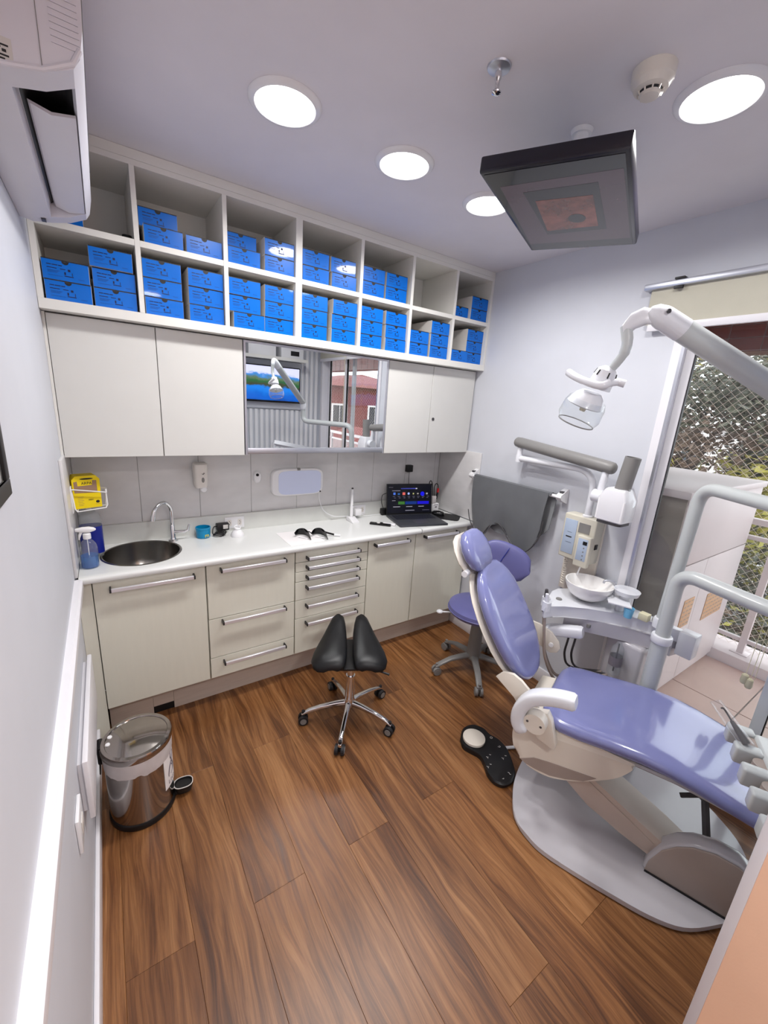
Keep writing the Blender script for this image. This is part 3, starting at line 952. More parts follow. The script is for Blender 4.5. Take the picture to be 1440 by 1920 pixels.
scr = part('screen', MB(hinge).box(0.006, LW - 0.006, 0.012, LH - 0.006, 0.0, 0.0008), 'laptop_screen', lp)
def icon(x0, x1, y0, y1, c, e=0.9, round_=False):
    nm = 'pix_%d_%d_%d' % c
    if nm not in MATS:
        mat(nm, c, 0.4, emis=e, ecol=c, var=0.0)
    mb = MB(hinge)
    if round_:
        mb.prism(circ(((x0 + x1) / 2, (y0 + y1) / 2), (x1 - x0) / 2, 20), 'z', 0.0008, 0.0012)
    else:
        mb.box(x0, x1, y0, y1, 0.0008, 0.0012)
    part('screen_icon', mb, nm, scr)
kx, ky = LW / 820.0, LH / 560.0       # crop pixels of the photographed screen
def I(x0, x1, y0, y1, c, r=False):
    icon((x0 - 60) * kx, (x1 - 60) * kx, LH - (y1 - 88) * ky, LH - (y0 - 88) * ky, c, 0.12, r)
I(310, 575, 166, 184, (70, 80, 190)); I(575, 605, 166, 186, (220, 220, 235))
I(95, 170, 148, 156, (120, 120, 130)); I(155, 298, 208, 220, (150, 150, 170))
I(176, 214, 246, 288, (90, 140, 255)); I(256, 292, 258, 288, (50, 110, 180)); I(340, 388, 244, 292, (240, 110, 100)); I(430, 468, 246, 290, (170, 190, 255), True)
I(524, 548, 256, 284, (190, 190, 120)); I(604, 632, 258, 282, (170, 165, 160)); I(664, 740, 236, 312, (10, 10, 235), True); I(768, 802, 256, 286, (160, 160, 170))
for q in range(8):
    I(168 + 88 * q, 210 + 88 * q, 316, 322, (120, 120, 140)); I(190 + 84 * q, 222 + 84 * q, 342, 348, (120, 120, 140))
I(155, 215, 388, 398, (140, 140, 150)); I(265, 380, 410, 464, (60, 120, 45)); I(390, 600, 410, 464, (10, 50, 130)); I(612, 826, 410, 464, (20, 10, 215))
for a, b in ((175, 300), (408, 520), (632, 734)):
    I(a, b, 500, 512, (170, 170, 180))
I(395, 560, 570, 582, (150, 150, 165)); I(705, 835, 570, 580, (90, 90, 110))

t = thing('remote', 'black slim remote lying beside the laptop', 'remote', (1.70, 0.15, ZC))
mm = frame((1.698, 0.155, ZC), (0.72, -0.69, 0), (0.69, 0.72, 0))
part('case', MB(mm).box(-0.075, 0.075, -0.019, 0.019, 0, 0.013, 0.005), 'black_gloss', t)
part('button_ring', MB(mm).lathe([(0.012, 0.013), (0.012, 0.0142), (0.007, 0.0145)], (-0.015, 0, 0), 20), 'white_card', t)
t = thing('card_reader', 'small white gadget with a black end between remote and laptop', 'gadget', (1.75, 0.12, ZC))
mm = frame((1.752, 0.135, ZC), (0.72, -0.69, 0), (0.69, 0.72, 0))
part('case', MB(mm).box(-0.04, 0.05, -0.017, 0.017, 0, 0.014, 0.006), 'white_plastic', t)
part('end_cap', MB(mm).box(-0.062, -0.041, -0.014, 0.014, 0, 0.011, 0.003), 'black', t)
t = thing('mouse_pad', 'black mouse pad at the worktop end', 'mouse pad', (2.30, 0.17, ZC))
mm = frame((2.292, 0.165, ZC), (0.5, -0.60, 0), (0.6, 0.5, 0))
part('pad', MB(mm).loft([[(a, b, z) for a, b in sup(0.125, 0.09, 32, 7)] for z in (0, 0.004)]), 'black', t)
t = thing('mouse', 'black computer mouse on the mouse pad', 'mouse', (2.28, 0.2, ZC + 0.004))
mm = frame((2.268, 0.205, ZC + 0.0045), (0.5, -0.60, 0), (0.6, 0.5, 0))
part('shell', MB(mm).loft([[(a * q, b * q, z) for a, b in sup(0.052, 0.03, 28, 2.6)] for q, z in ((0.94, 0), (1.0, 0.008), (0.92, 0.02), (0.7, 0.029), (0.3, 0.033))]), 'black_gloss', t)
part('scroll_wheel', MB(mm).cyl((0.028, -0.004, 0.026), (0.028, 0.004, 0.026), 0.006, n=14), 'grey_plastic', t)
# adapters behind the laptop
t = thing('power_strip', 'small white extension block standing behind the laptop', 'extension block', (2.34, 0.33, ZC))
part('block', MB().box(2.285, 2.355, 0.295, 0.335, ZC, ZC + 0.07, 0.009, 3), 'white_plastic', t)
part('marking', MB().box(2.298, 2.342, 0.2944, 0.2952, ZC + 0.056, ZC + 0.061).prism([(2.305, ZC + 0.04), (2.322, ZC + 0.048), (2.335, ZC + 0.04), (2.322, ZC + 0.033)], 'y', 0.2944, 0.2952), 'grey_print', t)
t = thing('travel_adapter', 'grey plug adapter stack on the white extension block', 'adapter', (2.30, 0.32, ZC + 0.07))
part('adapter_body', MB().box(2.283, 2.32, 0.298, 0.332, ZC + 0.0702, ZC + 0.128, 0.003), 'bag', t)
t = thing('cable_loops', 'looped black cables with a red plug behind the laptop', 'cable', (2.32, 0.33, ZC + 0.1))
part('loop', MB().tube(bez([(2.298, 0.322, ZC + 0.128), (2.296, 0.33, ZC + 0.20), (2.282, 0.335, ZC + 0.245), (2.265, 0.335, ZC + 0.24), (2.262, 0.34, ZC + 0.18)], 6), 0.0035, 8), 'black', t)
part('loop', MB().tube(bez([(2.312, 0.32, ZC + 0.128), (2.31, 0.325, ZC + 0.19), (2.322, 0.325, ZC + 0.225), (2.342, 0.32, ZC + 0.215), (2.346, 0.318, ZC + 0.185)], 6), 0.0035, 8), 'black', t)
part('red_plug', MB().cyl((2.346, 0.318, ZC + 0.188), (2.343, 0.316, ZC + 0.155), 0.0085, 0.0085, 14), 'red', t)
part('black_plug', MB().cyl((2.343, 0.316, ZC + 0.155), (2.332, 0.312, ZC + 0.10), 0.0075, 0.0065, 14), 'black', t)
t = thing('plug_cable', 'black square plug high on the tiles with a hanging cable', 'plug', (2.09, TY, 1.24))
part('plug', MB().box(2.066, 2.12, TY - 0.034, TY - 0.0005, 1.213, 1.266, 0.004), 'black', t)
part('cable', MB().tube(bez([(2.095, TY - 0.02, 1.213), (2.10, TY - 0.015, 1.15), (2.115, TY - 0.012, 1.06), (2.115, TY - 0.016, 1.015)], 6), 0.002, 6), 'black', t)
t = thing('charger_brick', 'black charger with a cable tucked behind the laptop', 'charger', (1.87, 0.36, ZC))
part('brick', MB().box(1.842, 1.90, 0.352, 0.388, ZC, ZC + 0.05, 0.004), 'black', t)
part('cable', MB().tube(bez([(1.86, 0.37, ZC + 0.05), (1.845, 0.375, ZC + 0.10), (1.85, 0.378, ZC + 0.15), (1.885, 0.378, ZC + 0.165)], 6), 0.0025, 6), 'black', t)

# sharps box, wire holder, bottles
t = thing('wire_holder', 'white wire bracket on the left splashback holding the yellow box', 'bracket', (0.012, 0.2, 1.15))
r_ = 0.0028
part('wire_basket', MB().tube([(0.016, 0.165, 1.245), (0.006 + 0.016, 0.155, 1.16), (0.03, 0.153, 1.146), (0.138, 0.20, 1.146), (0.145, 0.203, 1.16), (0.143, 0.204, 1.235)], r_, 8)
     .tube([(0.016, 0.155, 1.25), (0.146, 0.192, 1.222), (0.146, 0.226, 1.235), (0.016, 0.285, 1.25)], r_, 8)
     .tube([(0.025, 0.245, 1.147), (0.138, 0.245, 1.147), (0.144, 0.245, 1.23)], r_, 8)
     .tube([(0.138, 0.198, 1.1465), (0.138, 0.247, 1.1465)], r_, 8).tube([(0.03, 0.153, 1.1465), (0.03, 0.28, 1.1465)], r_, 8), 'white_plastic', t)
part('wall_bracket', MB().box(0.0122, 0.0165, 0.15, 0.29, 1.14, 1.26, 0.001), 'white_plastic', t)
t = thing('sharps_box', 'yellow cardboard sharps box with torn brown paper in the wire bracket', 'sharps box', (0.075, 0.23, 1.15))
fr_ = frame((0.020, 0.182, 1.151), (0.108, 0.028, 0.0), (0, 0, 1))
mb = MB(fr_)
mb.prism([(0, 0), (0.107, 0), (0.107, 0.135), (0.092, 0.152), (0.014, 0.152), (0.0, 0.135)], 'z', -0.068, 0.0)
part('carton', mb, 'yellow', t)
part('hand_slot', MB(fr_).prism(circ((0.056, 0.138), 0.026, 20, 1, 0.14), 'z', 0.0, 0.0006), 'black', t)
part('brown_patch', MB(fr_).prism([(0.006, 0.075), (0.094, 0.07), (0.094, 0.128), (0.078, 0.13), (0.076, 0.108), (0.02, 0.106), (0.019, 0.128), (0.006, 0.126)], 'z', 0.0, 0.0008), 'cardboard', t)
part('lettering', text_mb('ARPA', 0.017, fr_ @ Matrix.Translation((0.055, 0.112, 0.0006))), 'print_dark', t)
part('lettering', text_mb('DESC', 0.0085, fr_ @ Matrix.Translation((0.066, 0.036, 0.0006))), 'print_dark', t)
mb = MB(fr_)
for q in range(6):
    mb.box(0.016, 0.034 + 0.004 * (q % 2), 0.014 + 0.008 * q, 0.0152 + 0.008 * q, 0.0, 0.0006)
mb.box(0.082, 0.101, 0.015, 0.0165, 0, 0.0006)
part('printed_lines', mb, 'cardboard', t)
part('emblem', MB(fr_).prism(circ((0.0915, 0.027), 0.0085, 6, 1, 0.85), 'z', 0.0, 0.0006).prism(circ((0.0, 0.0), 0.0001, 4), 'z', 0, 0.0001), 'print_dark', t)

t = thing('cleaner_bottle', 'tall clear refill bottle with a navy label behind the spray bottle', 'bottle', (0.062, 0.255, ZC))
bx, by = 0.066, 0.25
part('bottle', MB().loft([[(bx + a, by + b, ZC + z) for a, b in sup(w_, d_, 28, 3)] for w_, d_, z in ((0.042, 0.034, 0), (0.046, 0.038, 0.008), (0.046, 0.038, 0.17), (0.042, 0.035, 0.20), (0.022, 0.02, 0.23), (0.014, 0.014, 0.236))]), 'clear_plastic', t)
part('label', MB().loft([[(bx + a, by + b, ZC + z) for a, b in sup(0.0468, 0.0388, 28, 3)] for z in (0.02, 0.155)], cap=False), 'navy', t, 'navy blue label')
part('cap', MB().lathe([(0.013, 0.236), (0.013, 0.2475)], (bx, by, ZC), 18), 'white_plastic', t)
t = thing('spray_bottle', 'small clear spray bottle of blue liquid with a white trigger at the sink', 'spray bottle', (0.05, 0.1, ZC))
bx, by = 0.055, 0.098
part('bottle', MB().lathe([(0.032, 0), (0.035, 0.004), (0.035, 0.085), (0.032, 0.108), (0.020, 0.128), (0.013, 0.133), (0.013, 0.14)], (bx, by, ZC), 32), 'clear_plastic', t)
part('liquid', MB().lathe([(0.030, 0.002), (0.0335, 0.006), (0.0335, 0.058), (0.001, 0.058)], (bx, by, ZC), 32), 'blue_liquid', t, 'blue liquid')
part('dip_tube', MB().tube([(bx, by, ZC + 0.135), (bx, by, ZC + 0.06), (bx + 0.014, by - 0.008, ZC + 0.006)], 0.002, 8), 'white_plastic', t)
part('collar', MB().lathe([(0.0155, 0.138), (0.0155, 0.160), (0.012, 0.164)], (bx, by, ZC), 24), 'white_plastic', t)
hd = []
for x_, zt, zb, hw in ((0.036, 0.181, 0.176, 0.006), (0.028, 0.188, 0.171, 0.009), (0.010, 0.193, 0.166, 0.0115), (-0.015, 0.193, 0.168, 0.0105), (-0.032, 0.190, 0.172, 0.009), (-0.040, 0.188, 0.175, 0.007)):
    hd.append([(bx + x_, by + a, ZC + (zt + zb) / 2 + b) for a, b in sup(hw, (zt - zb) / 2, 16, 3)])
part('spray_head', MB().loft(hd), 'white_plastic', t)
part('trigger', MB().tube(bez([(bx - 0.018, by, ZC + 0.172), (bx - 0.026, by, ZC + 0.155), (bx - 0.030, by, ZC + 0.136)], 4), [0.006] * 5 + [0.005, 0.004, 0.003, 0.003], 8), 'white_plastic', t)

# ================================================================== left wall
pf = thing('picture_frame', 'black framed picture on the left wall', 'picture', (0.0, -1.3, 1.4))
mb = MB()
y0, y1, z0, z1 = -1.72, -1.075, 1.507, 1.96
fw = 0.03
mb.box(0.0005, 0.012, y0, y1, z0, z0 + fw, 0.002).box(0.0005, 0.012, y0, y1, z1 - fw, z1, 0.002).box(0.0005, 0.012, y0, y0 + fw, z0 + fw, z1 - fw, 0.002).box(0.0005, 0.012, y1 - fw, y1, z0 + fw, z1 - fw, 0.002)
part('frame', mb, 'black', pf)
part('mat_board', MB().box(0.0005, 0.005, y0 + fw, y1 - fw, z0 + fw, z1 - fw), 'white_paper', pf)
mat('picture_print', (150, 110, 86), 0.6, var=0.5, vscale=14)
part('print', MB().box(0.005, 0.0056, y0 + 0.11, y1 - 0.11, z0 + 0.1, z1 - 0.1), 'picture_print', pf)
part('glazing', MB().box(0.0075, 0.009, y0 + fw, y1 - fw, z0 + fw, z1 - fw), 'pane', pf)
t = thing('wall_panel', 'shallow white cover box on the left wall below the rail', 'cover box', (0.0, -0.55, 0.4))
part('box', MB().box(0.0145, 0.030, -0.77, -0.14, 0.36, 0.585, 0.003), 'white_trim', t)
part('mount', MB().box(0.0002, 0.0145, -0.75, -0.16, 0.38, 0.565), 'white_trim', t)
t = thing('light_switch', 'white outlet plate on the left wall beside the cover box', 'outlet', (0.0, -0.87, 0.5))
part('plate', MB().box(0.0002, 0.010, -0.945, -0.845, 0.432, 0.548, 0.003), 'white_plastic', t)
part('socket', MB().box(0.0101, 0.0125, -0.915, -0.875, 0.47, 0.51, 0.002), 'soap_white', t)

# pedal bin
BX, BY, BR = 0.162, -0.455, 0.118
bn = thing('pedal_bin', 'round polished steel pedal bin with a white liner in the corner', 'bin', (BX, BY, 0))
part('base_ring', MB().lathe([(BR + 0.002, 0.0), (BR + 0.004, 0.004), (BR + 0.004, 0.026), (BR + 0.001, 0.03)], (BX, BY, 0), 48), 'black', bn)
part('body', MB().lathe([(BR, 0.03), (BR, 0.318)], (BX, BY, 0), 64), 'bin_steel', bn)
mb = MB()
lp_, n = [], 72
random.seed(3)
ph = [random.uniform(0, 6.28) for _ in range(6)]
for i, (dr, z, am) in enumerate(((0.0015, 0.258, 0.006), (0.003, 0.27, 0.004), (0.004, 0.30, 0.002), (0.005, 0.322, 0.001), (0.0045, 0.335, 0.0))):
    L_ = []
    for k in range(n):
        a = 2 * math.pi * k / n
        wv = sum(math.sin(a * f + p) for f, p in zip((3, 5, 8, 13, 17, 23), ph)) / 6
        L_.append((BX + (BR + dr + 0.0012 * wv) * math.cos(a), BY + (BR + dr + 0.0012 * wv) * math.sin(a), z + am * wv * 2))
    lp_.append(L_)
part('liner_bag', mb.loft(lp_, cap=False), 'bag', bn, 'white bin liner folded over the rim')
ld = part('lid', MB().lathe([(BR + 0.007, 0.328), (BR + 0.008, 0.332), (BR + 0.008, 0.350), (BR + 0.004, 0.356), (BR - 0.008, 0.3575), (BR - 0.010, 0.354), (BR - 0.05, 0.362), (0.03, 0.366), (0.0005, 0.3665)], (BX, BY, 0), 64), 'bin_steel', bn)
for a in (2.75, 3.15):
    part('rivet', MB().lathe([(0.009, 0.357), (0.0075, 0.3605), (0.0, 0.3615)], (BX + (BR - 0.02) * math.cos(a), BY + (BR - 0.02) * math.sin(a), 0), 14), 'white_plastic', ld)
ha = 2.95
part('hinge', MB().box(BX - BR - 0.018, BX - BR + 0.004, BY + 0.0, BY + 0.06, 0.27, 0.352, 0.008, 3), 'black', bn)
part('carry_handle', MB().tube([(BX - BR - 0.010, BY - 0.005, 0.30), (BX - BR - 0.013, BY - 0.02, 0.25), (BX - BR - 0.013, BY + 0.06, 0.245), (BX - BR - 0.010, BY + 0.055, 0.30)], 0.0025, 8), 'black', bn)
pa = math.radians(-8)
pc = (BX + (BR + 0.035) * math.cos(pa), BY + (BR + 0.035) * math.sin(pa))
mp_ = frame((pc[0], pc[1], 0.0), (math.cos(pa), math.sin(pa), 0), (-math.sin(pa), math.cos(pa), 0))
pd = part('pedal', MB(mp_).loft([[(a * q, b * q, z) for a, b in sup(0.038, 0.030, 28, 2.6)] for q, z in ((0.8, 0.012), (0.95, 0.03), (1.0, 0.048), (0.9, 0.05), (0.8, 0.042))]).box(-0.06, -0.02, -0.018, 0.018, 0.008, 0.03, 0.004), 'black', bn)
part('pedal_rim', MB(mp_).tube([(a * 0.97, b * 0.97, 0.0495) for a, b in sup(0.038, 0.030, 28, 2.6)], 0.002, 6, closed=True), 'white_card', pd)
# paper notice wrapped on the bin
mb = MB()
vs, fs = [], []
a0, a1, nn = math.radians(-48), math.radians(4), 12
for k in range(nn + 1):
    a = a0 + (a1 - a0) * k / nn
    for z in (0.11, 0.275):
        for dr in (0.0006, 0.0014):
            vs.append((BX + (BR + dr) * math.cos(a), BY + (BR + dr) * math.sin(a), z))
for k in range(nn):
    b = 4 * k
    fs += [(b, b + 4, b + 6, b + 2), (b + 1, b + 3, b + 7, b + 5), (b, b + 1, b + 5, b + 4), (b + 2, b + 6, b + 7, b + 3)]
fs += [(0, 2, 3, 1), (4 * nn, 4 * nn + 1, 4 * nn + 3, 4 * nn + 2)]
pp = part('paper_notice', mb.add(vs, fs), 'white_paper', bn, 'white paper notice')
def on_bin(pts, r=BR + 0.0018):
    return [(BX + r * math.cos(a0 + u / BR), BY + r * math.sin(a0 + u / BR), 0.11 + v) for u, v in pts]
mb = MB()
mb.tube(bez(on_bin([(0.046, 0.16), (0.043, 0.13), (0.050, 0.115), (0.034, 0.095), (0.024, 0.065), (0.024, 0.05)]), 6), [0.0012 + 0.0018 * math.sin(math.pi * i / 30) for i in range(31)], 6)
mb.tube(bez(on_bin([(0.066, 0.15), (0.056, 0.125), (0.050, 0.115), (0.060, 0.09), (0.056, 0.065), (0.040, 0.05)]), 6), [0.0012 + 0.0014 * math.sin(math.pi * i / 30) for i in range(31)], 6)
mb.tube(bez(on_bin([(0.046, 0.098), (0.049, 0.088), (0.056, 0.088)]), 5), 0.0015, 6)
part('emblem', mb, 'grey_print', pp)
t_ = text_mb('Lixo', 0.03, Matrix.Identity(4))
me = t_.bm
for v in me.verts:
    u, h_ = v.co.x + 0.045, v.co.y + 0.014
    v.co = Vector((BX + (BR + 0.0017 + v.co.z * 0.3) * math.cos(a0 + u / BR), BY + (BR + 0.0017 + v.co.z * 0.3) * math.sin(a0 + u / BR), 0.11 + h_))
part('lettering', t_, 'grey_print', pp)

# ================================================================== air conditioner
ac = thing('air_conditioner', 'white split air conditioner on the left wall with its louver open', 'air conditioner', (0.1, -0.53, 2.22))
prof = [(0.001, 2.222), (0.035, 2.216), (0.085, 2.224)]
prof2 = [(0.180, 2.258), (0.191, 2.276), (0.199, 2.32), (0.203, 2.40), (0.200, 2.48), (0.185, 2.512), (0.15, 2.522), (0.001, 2.522)]
full = prof + [(0.135, 2.236)] + prof2
cav = prof + [(0.088, 2.262), (0.120, 2.285), (0.165, 2.285), (0.176, 2.268)] + prof2
AY0, AY1 = -1.0, -0.15
casing = MB().prism(full, 'y', AY0, AY0 + 0.06).prism(full, 'y', AY1 - 0.06, AY1).prism(cav, 'y', AY0 + 0.06, AY1 - 0.06)
cs = part('casing', casing, 'ac_plastic', ac, ang=30)
part('outlet_cavity', MB().prism([(0.089, 2.2625), (0.120, 2.2845), (0.164, 2.2845), (0.175, 2.2685), (0.163, 2.2825), (0.121, 2.2825)], 'y', AY0 + 0.061, AY1 - 0.061), 'black', ac)
part('louver', MB().prism([(0.098, 2.262), (0.102, 2.256), (0.135, 2.247), (0.177, 2.256), (0.177, 2.261), (0.136, 2.253)], 'y', AY0 + 0.17, AY1 - 0.065), 'ac_plastic', ac)
part('end_seam', MB().box(0.1345, 0.1355, AY0 - 0.0012, AY0, 2.238, 2.52), 'grey_plastic', ac)
part('end_lip', MB().tube([(x_, AY0 - 0.001, z_ + 0.004) for x_, z_ in [(0.002, 2.222), (0.035, 2.216), (0.085, 2.224), (0.135, 2.236), (0.180, 2.262), (0.192, 2.285)]], 0.0045, 8), 'ac_plastic', ac)
mb = MB()
for q in range(24):
    mb.box(0.152, 0.193, AY0 - 0.0022, AY0 - 0.0002, 2.285 + 0.0095 * q, 2.2895 + 0.0095 * q)
part('end_grille', mb, 'ac_plastic', ac, kind='stuff')
mb = MB()
part('energy_sticker', MB().box(0.035, 0.0965, AY0 - 0.0012, AY0 - 0.0002, 2.2275, 2.264), 'white_card', ac)
for a, b, z in ((0.04, 0.078, 2.2555), (0.0795, 0.092, 2.2525), (0.04, 0.082, 2.249), (0.04, 0.0915, 2.2385), (0.04, 0.086, 2.2335)):
    mb.box(a, b, AY0 - 0.0018, AY0 - 0.001, z - 0.0012, z + 0.0012)
mb.box(0.083, 0.0885, AY0 - 0.0018, AY0 - 0.001, 2.243, 2.247)
part('sticker_print', mb, 'print_dark', ac)
part('front_seam', MB().box(0.200, 0.2045, AY0 + 0.01, AY1 - 0.01, 2.398, 2.4005), 'grey_plastic', ac)
part('indicator', MB().box(0.058, 0.070, AY1 - 0.045, AY1 - 0.015, 2.2165, 2.2195), 'dark_grey', ac)

# ================================================================== ceiling
def downlight(x, y, label, power=1.0):
    t = thing('downlight', label, 'ceiling light', (x, y, H - 0.012), group='round ceiling downlights')
    part('trim_ring', MB().lathe([(0.092, -0.010), (0.094, -0.012), (0.104, -0.010), (0.112, -0.003), (0.113, 0.0), (0.092, 0.0)], (x, y, H - 0.0002), 48, cap0=False, cap1=False), 'white_plastic', t)
    part('diffuser', MB().lathe([(0.0005, -0.008), (0.092, -0.008), (0.092, -0.006), (0.0005, -0.006)], (x, y, H), 48), 'lamp_disc', t, 'glowing white diffuser')
    l = bpy.data.lights.new('downlight_lamp', 'AREA')
    l.shape = 'DISK'
    l.size = 0.18
    l.energy = LAMP_W * power
    l.spread = 2.85
    l.color = (1.0, 0.985, 0.97)
    lo = bpy.data.objects.new('downlight_lamp', l)
    col.objects.link(lo)
    lo.parent = t
    lo.location = (0, 0, -0.002)
for x, y, q in ((0.728, -0.584, 'nearest the air conditioner, first of the row of three'), (1.203, -0.567, 'in the middle of the row of three'), (1.669, -0.561, 'partly behind the hanging monitor'), (1.667, -1.416, 'beside the smoke detector'), (0.62, -2.75, 'added unseen over the entry passage to light the orange wall')):
    downlight(x, y, 'round glowing ceiling downlight ' + q, 2.4 if y < -2 else 1.0)  # the entry one is out of view, added and stronger to brighten the orange wall
t = thing('sprinkler', 'chrome fire sprinkler head hanging from the ceiling', 'sprinkler', (1.125, -1.098, H - 0.05))
part('escutcheon', MB().lathe([(0.0, -0.008), (0.014, -0.008), (0.03, -0.004), (0.032, 0.0)], (1.125, -1.098, H - 0.0002), 32), 'alu', t)
part('stem', MB().lathe([(0.006, -0.05), (0.006, -0.03), (0.009, -0.026), (0.009, -0.008)], (1.125, -1.098, H), 18), 'chrome', t)
part('deflector', MB().lathe([(0.004, -0.062), (0.012, -0.058), (0.013, -0.055), (0.005, -0.05)], (1.125, -1.098, H), 12), 'chrome', t)
t = thing('smoke_detector', 'white round smoke detector on the ceiling beside a downlight', 'smoke detector', (1.44, -1.345, H - 0.05))
SX, SY = 1.438, -1.345
part('housing', MB().lathe([(0.030, -0.046), (0.040, -0.042), (0.046, -0.030), (0.050, -0.026), (0.052, 0.0)], (SX, SY, H - 0.0002), 40), 'cream_plastic', t)
part('sensor_cap', MB().lathe([(0.0, -0.060), (0.022, -0.058), (0.027, -0.052)], (SX, SY, H), 32), 'cream_plastic', t)
part('vent_ring', MB().lathe([(0.026, -0.053), (0.028, -0.046)], (SX, SY, H), 32), 'black', t)
for k in range(10):
    a = 2 * math.pi * k / 10
    part('rib', MB().tube([(SX + 0.0265 * math.cos(a), SY + 0.0265 * math.sin(a), H - 0.0535), (SX + 0.0305 * math.cos(a), SY + 0.0305 * math.sin(a), H - 0.0455)], 0.0022, 6), 'cream_plastic', t)

# ceiling monitor, screen facing down over the chair
NL_, NR_, FR_, FL_ = [CAM + (Vector(p) - CAM) * 0.9 for p in ((1.247, -0.932, 2.456), (1.426, -1.328, 2.431), (2.093, -1.029, 2.43), (1.913, -0.633, 2.455))]
cen = (FL_ + FR_ + NL_ + NR_) / 4
e1 = ((FL_ - NL_) + (FR_ - NR_)) / 2       # long side
e2 = ((NR_ - NL_) + (FR_ - FL_)) / 2       # short side
ml, ms = e1.length / 2, e2.length / 2
MM = frame(cen, e1, e2)
if MM.col[2][2] > 0:
    MM = frame(cen, e1, -e2)                # local z points down, out of the screen
mo = thing('ceiling_monitor', 'dark flat monitor hung face down from the ceiling over the chair', 'monitor', (cen.x, cen.y, 2.34))
part('case', MB(MM).box(-ml, ml, -ms, ms, -0.042, 0.0, 0.006), 'screen_frame', mo)
sc_ = part('screen', MB(MM).box(-ml + 0.014, ml - 0.014, -ms + 0.012, ms - 0.012, 0.0, 0.0012), 'screen_glass', mo, 'dark screen showing a dim framed picture')
MI = MM.inverted()
def on_screen(px, py):
    r = FWD + RIGHT * ((px - 720) / FPX) - UP * ((py - 960) / FPX)
    nn = MM.col[2].to_3d()
    return (MI @ (CAM + r * ((cen - CAM).dot(nn) / r.dot(nn)))).to_2d()
mat('dim_mauve', (66, 50, 62), 0.14, var=0.12, vscale=5, spec=0.35, emis=0.05, ecol=(120, 84, 96))
mat('dim_dark', (26, 20, 30), 0.14, var=0.2, spec=0.35, emis=0.02)
mat('dim_picture', (104, 52, 40), 0.14, var=0.6, vscale=16, spec=0.35, emis=0.05, ecol=(150, 70, 50))
for k, (nm, quad) in enumerate((('dim_mauve', ((938, 350), (1170, 314), (1182, 445), (995, 457))), ('dim_dark', ((981, 360), (1122, 340), (1138, 428), (1027, 439))), ('dim_picture', ((1004, 376), (1112, 364), (1122, 422), (1027, 432))))):
    part('screen_image', MB(MM).prism([tuple(on_screen(*p)) for p in quad], 'z', 0.0012 + 0.0003 * k, 0.0015 + 0.0003 * k), nm, sc_)
bc2 = on_screen(1082, 408)
part('screen_image', MB(MM).prism(circ(tuple(bc2), 0.035, 14, 1.0, 0.8), 'z', 0.0021, 0.0024), 'dim_dark', sc_)
part('back_bulge', MB(MM).loft([[(a * q, b * q, z) for a, b in sup(ml * 0.72, ms * 0.7, 28, 5)] for q, z in ((1.0, -0.042), (0.92, -0.06), (0.8, -0.066))]), 'screen_frame', mo)
part('side_trim', MB(MM).box(ml - 0.11, ml + 0.0012, -ms + 0.01, ms - 0.01, -0.030, -0.012), 'dark_grey', mo)
mk = MB()
top = MM @ Vector((0, 0, -0.064))
mk.cyl(top, (top.x, top.y, H - 0.006), 0.022, 0.022, 20).cyl((top.x, top.y, H - 0.012), (top.x, top.y, H - 0.0003), 0.03, 0.034, 28)
part('ceiling_mount', mk, 'white_plastic', mo)
# ================================================================== right wall
ar = thing('apron_rail', 'white wall rail with two brackets carrying the grey apron', 'rail', (W, -0.36, 1.25))
RX, RZ = 2.362, 1.25
part('rod', MB().cyl((RX, -0.005, RZ), (RX, -0.735, RZ), 0.0105, n=16), 'white_plastic', ar)
for y in (-0.012, -0.728):
    b = part('bracket', MB().prism([(W - 0.0005, RZ + 0.045), (W - 0.012, RZ + 0.045), (RX - 0.012, RZ + 0.012), (RX - 0.016, RZ - 0.002), (RX - 0.008, RZ - 0.016), (W - 0.012, RZ - 0.04), (W - 0.0005, RZ - 0.04)], 'y', y - 0.017, y + 0.017), 'white_plastic', ar)
    part('cover_cap', MB().box(W - 0.055, W - 0.03, y - 0.012, y + 0.012, RZ + 0.02, RZ + 0.034, 0.002), 'dark_grey', b)
# the apron: a folded sheet over the rod
def apron_sheet(x_of, pts_bottom, y0, y1, nu=40, nv=18, th=0.006):
    vs, fs = [], []
    for side in (0, 1):
        for i in range(nu + 1):
            u = i / nu
            y = y0 + (y1 - y0) * u
            zb = None
            for (ya, za), (yb_, zb_) in zip(pts_bottom, pts_bottom[1:]):
                if ya >= y >= yb_:
                    zb = za + (zb_ - za) * (ya - y) / max(1e-6, ya - yb_)
            if zb is None:
                zb = pts_bottom[-1][1]
            for j in range(nv + 1):
                v = j / nv
                z = RZ + 0.014 + (zb - RZ - 0.014) * v
                fold = 0.010 * math.sin(u * 9 + 1.5 * v) * v + 0.008 * math.sin(u * 21 + 3) * v * v
                yy = y + (0.5 - u) * -0.02 * v
                vs.append((x_of(v) + fold + side * th, yy, z))
    n = (nu + 1) * (nv + 1)
    for i in range(nu):
        for j in range(nv):
            a = i * (nv + 1) + j
            fs += [(a, a + 1, a + nv + 2, a + nv + 1), (n + a + 1, n + a, n + a + nv + 1, n + a + nv + 2)]
    for i in range(nu):
        for j in (0, nv):
            a = i * (nv + 1) + j
            fs.append((a, a + nv + 1, n + a + nv + 1, n + a))
    for j in range(nv):
        for i in (0, nu):
            a = i * (nv + 1) + j
            fs.append((a, a + 1, n + a + 1, n + a))
    return MB().add(vs, fs)
ap = thing('lead_apron', 'grey protective apron draped over the white wall rail', 'apron', (RX, -0.37, 0.85))
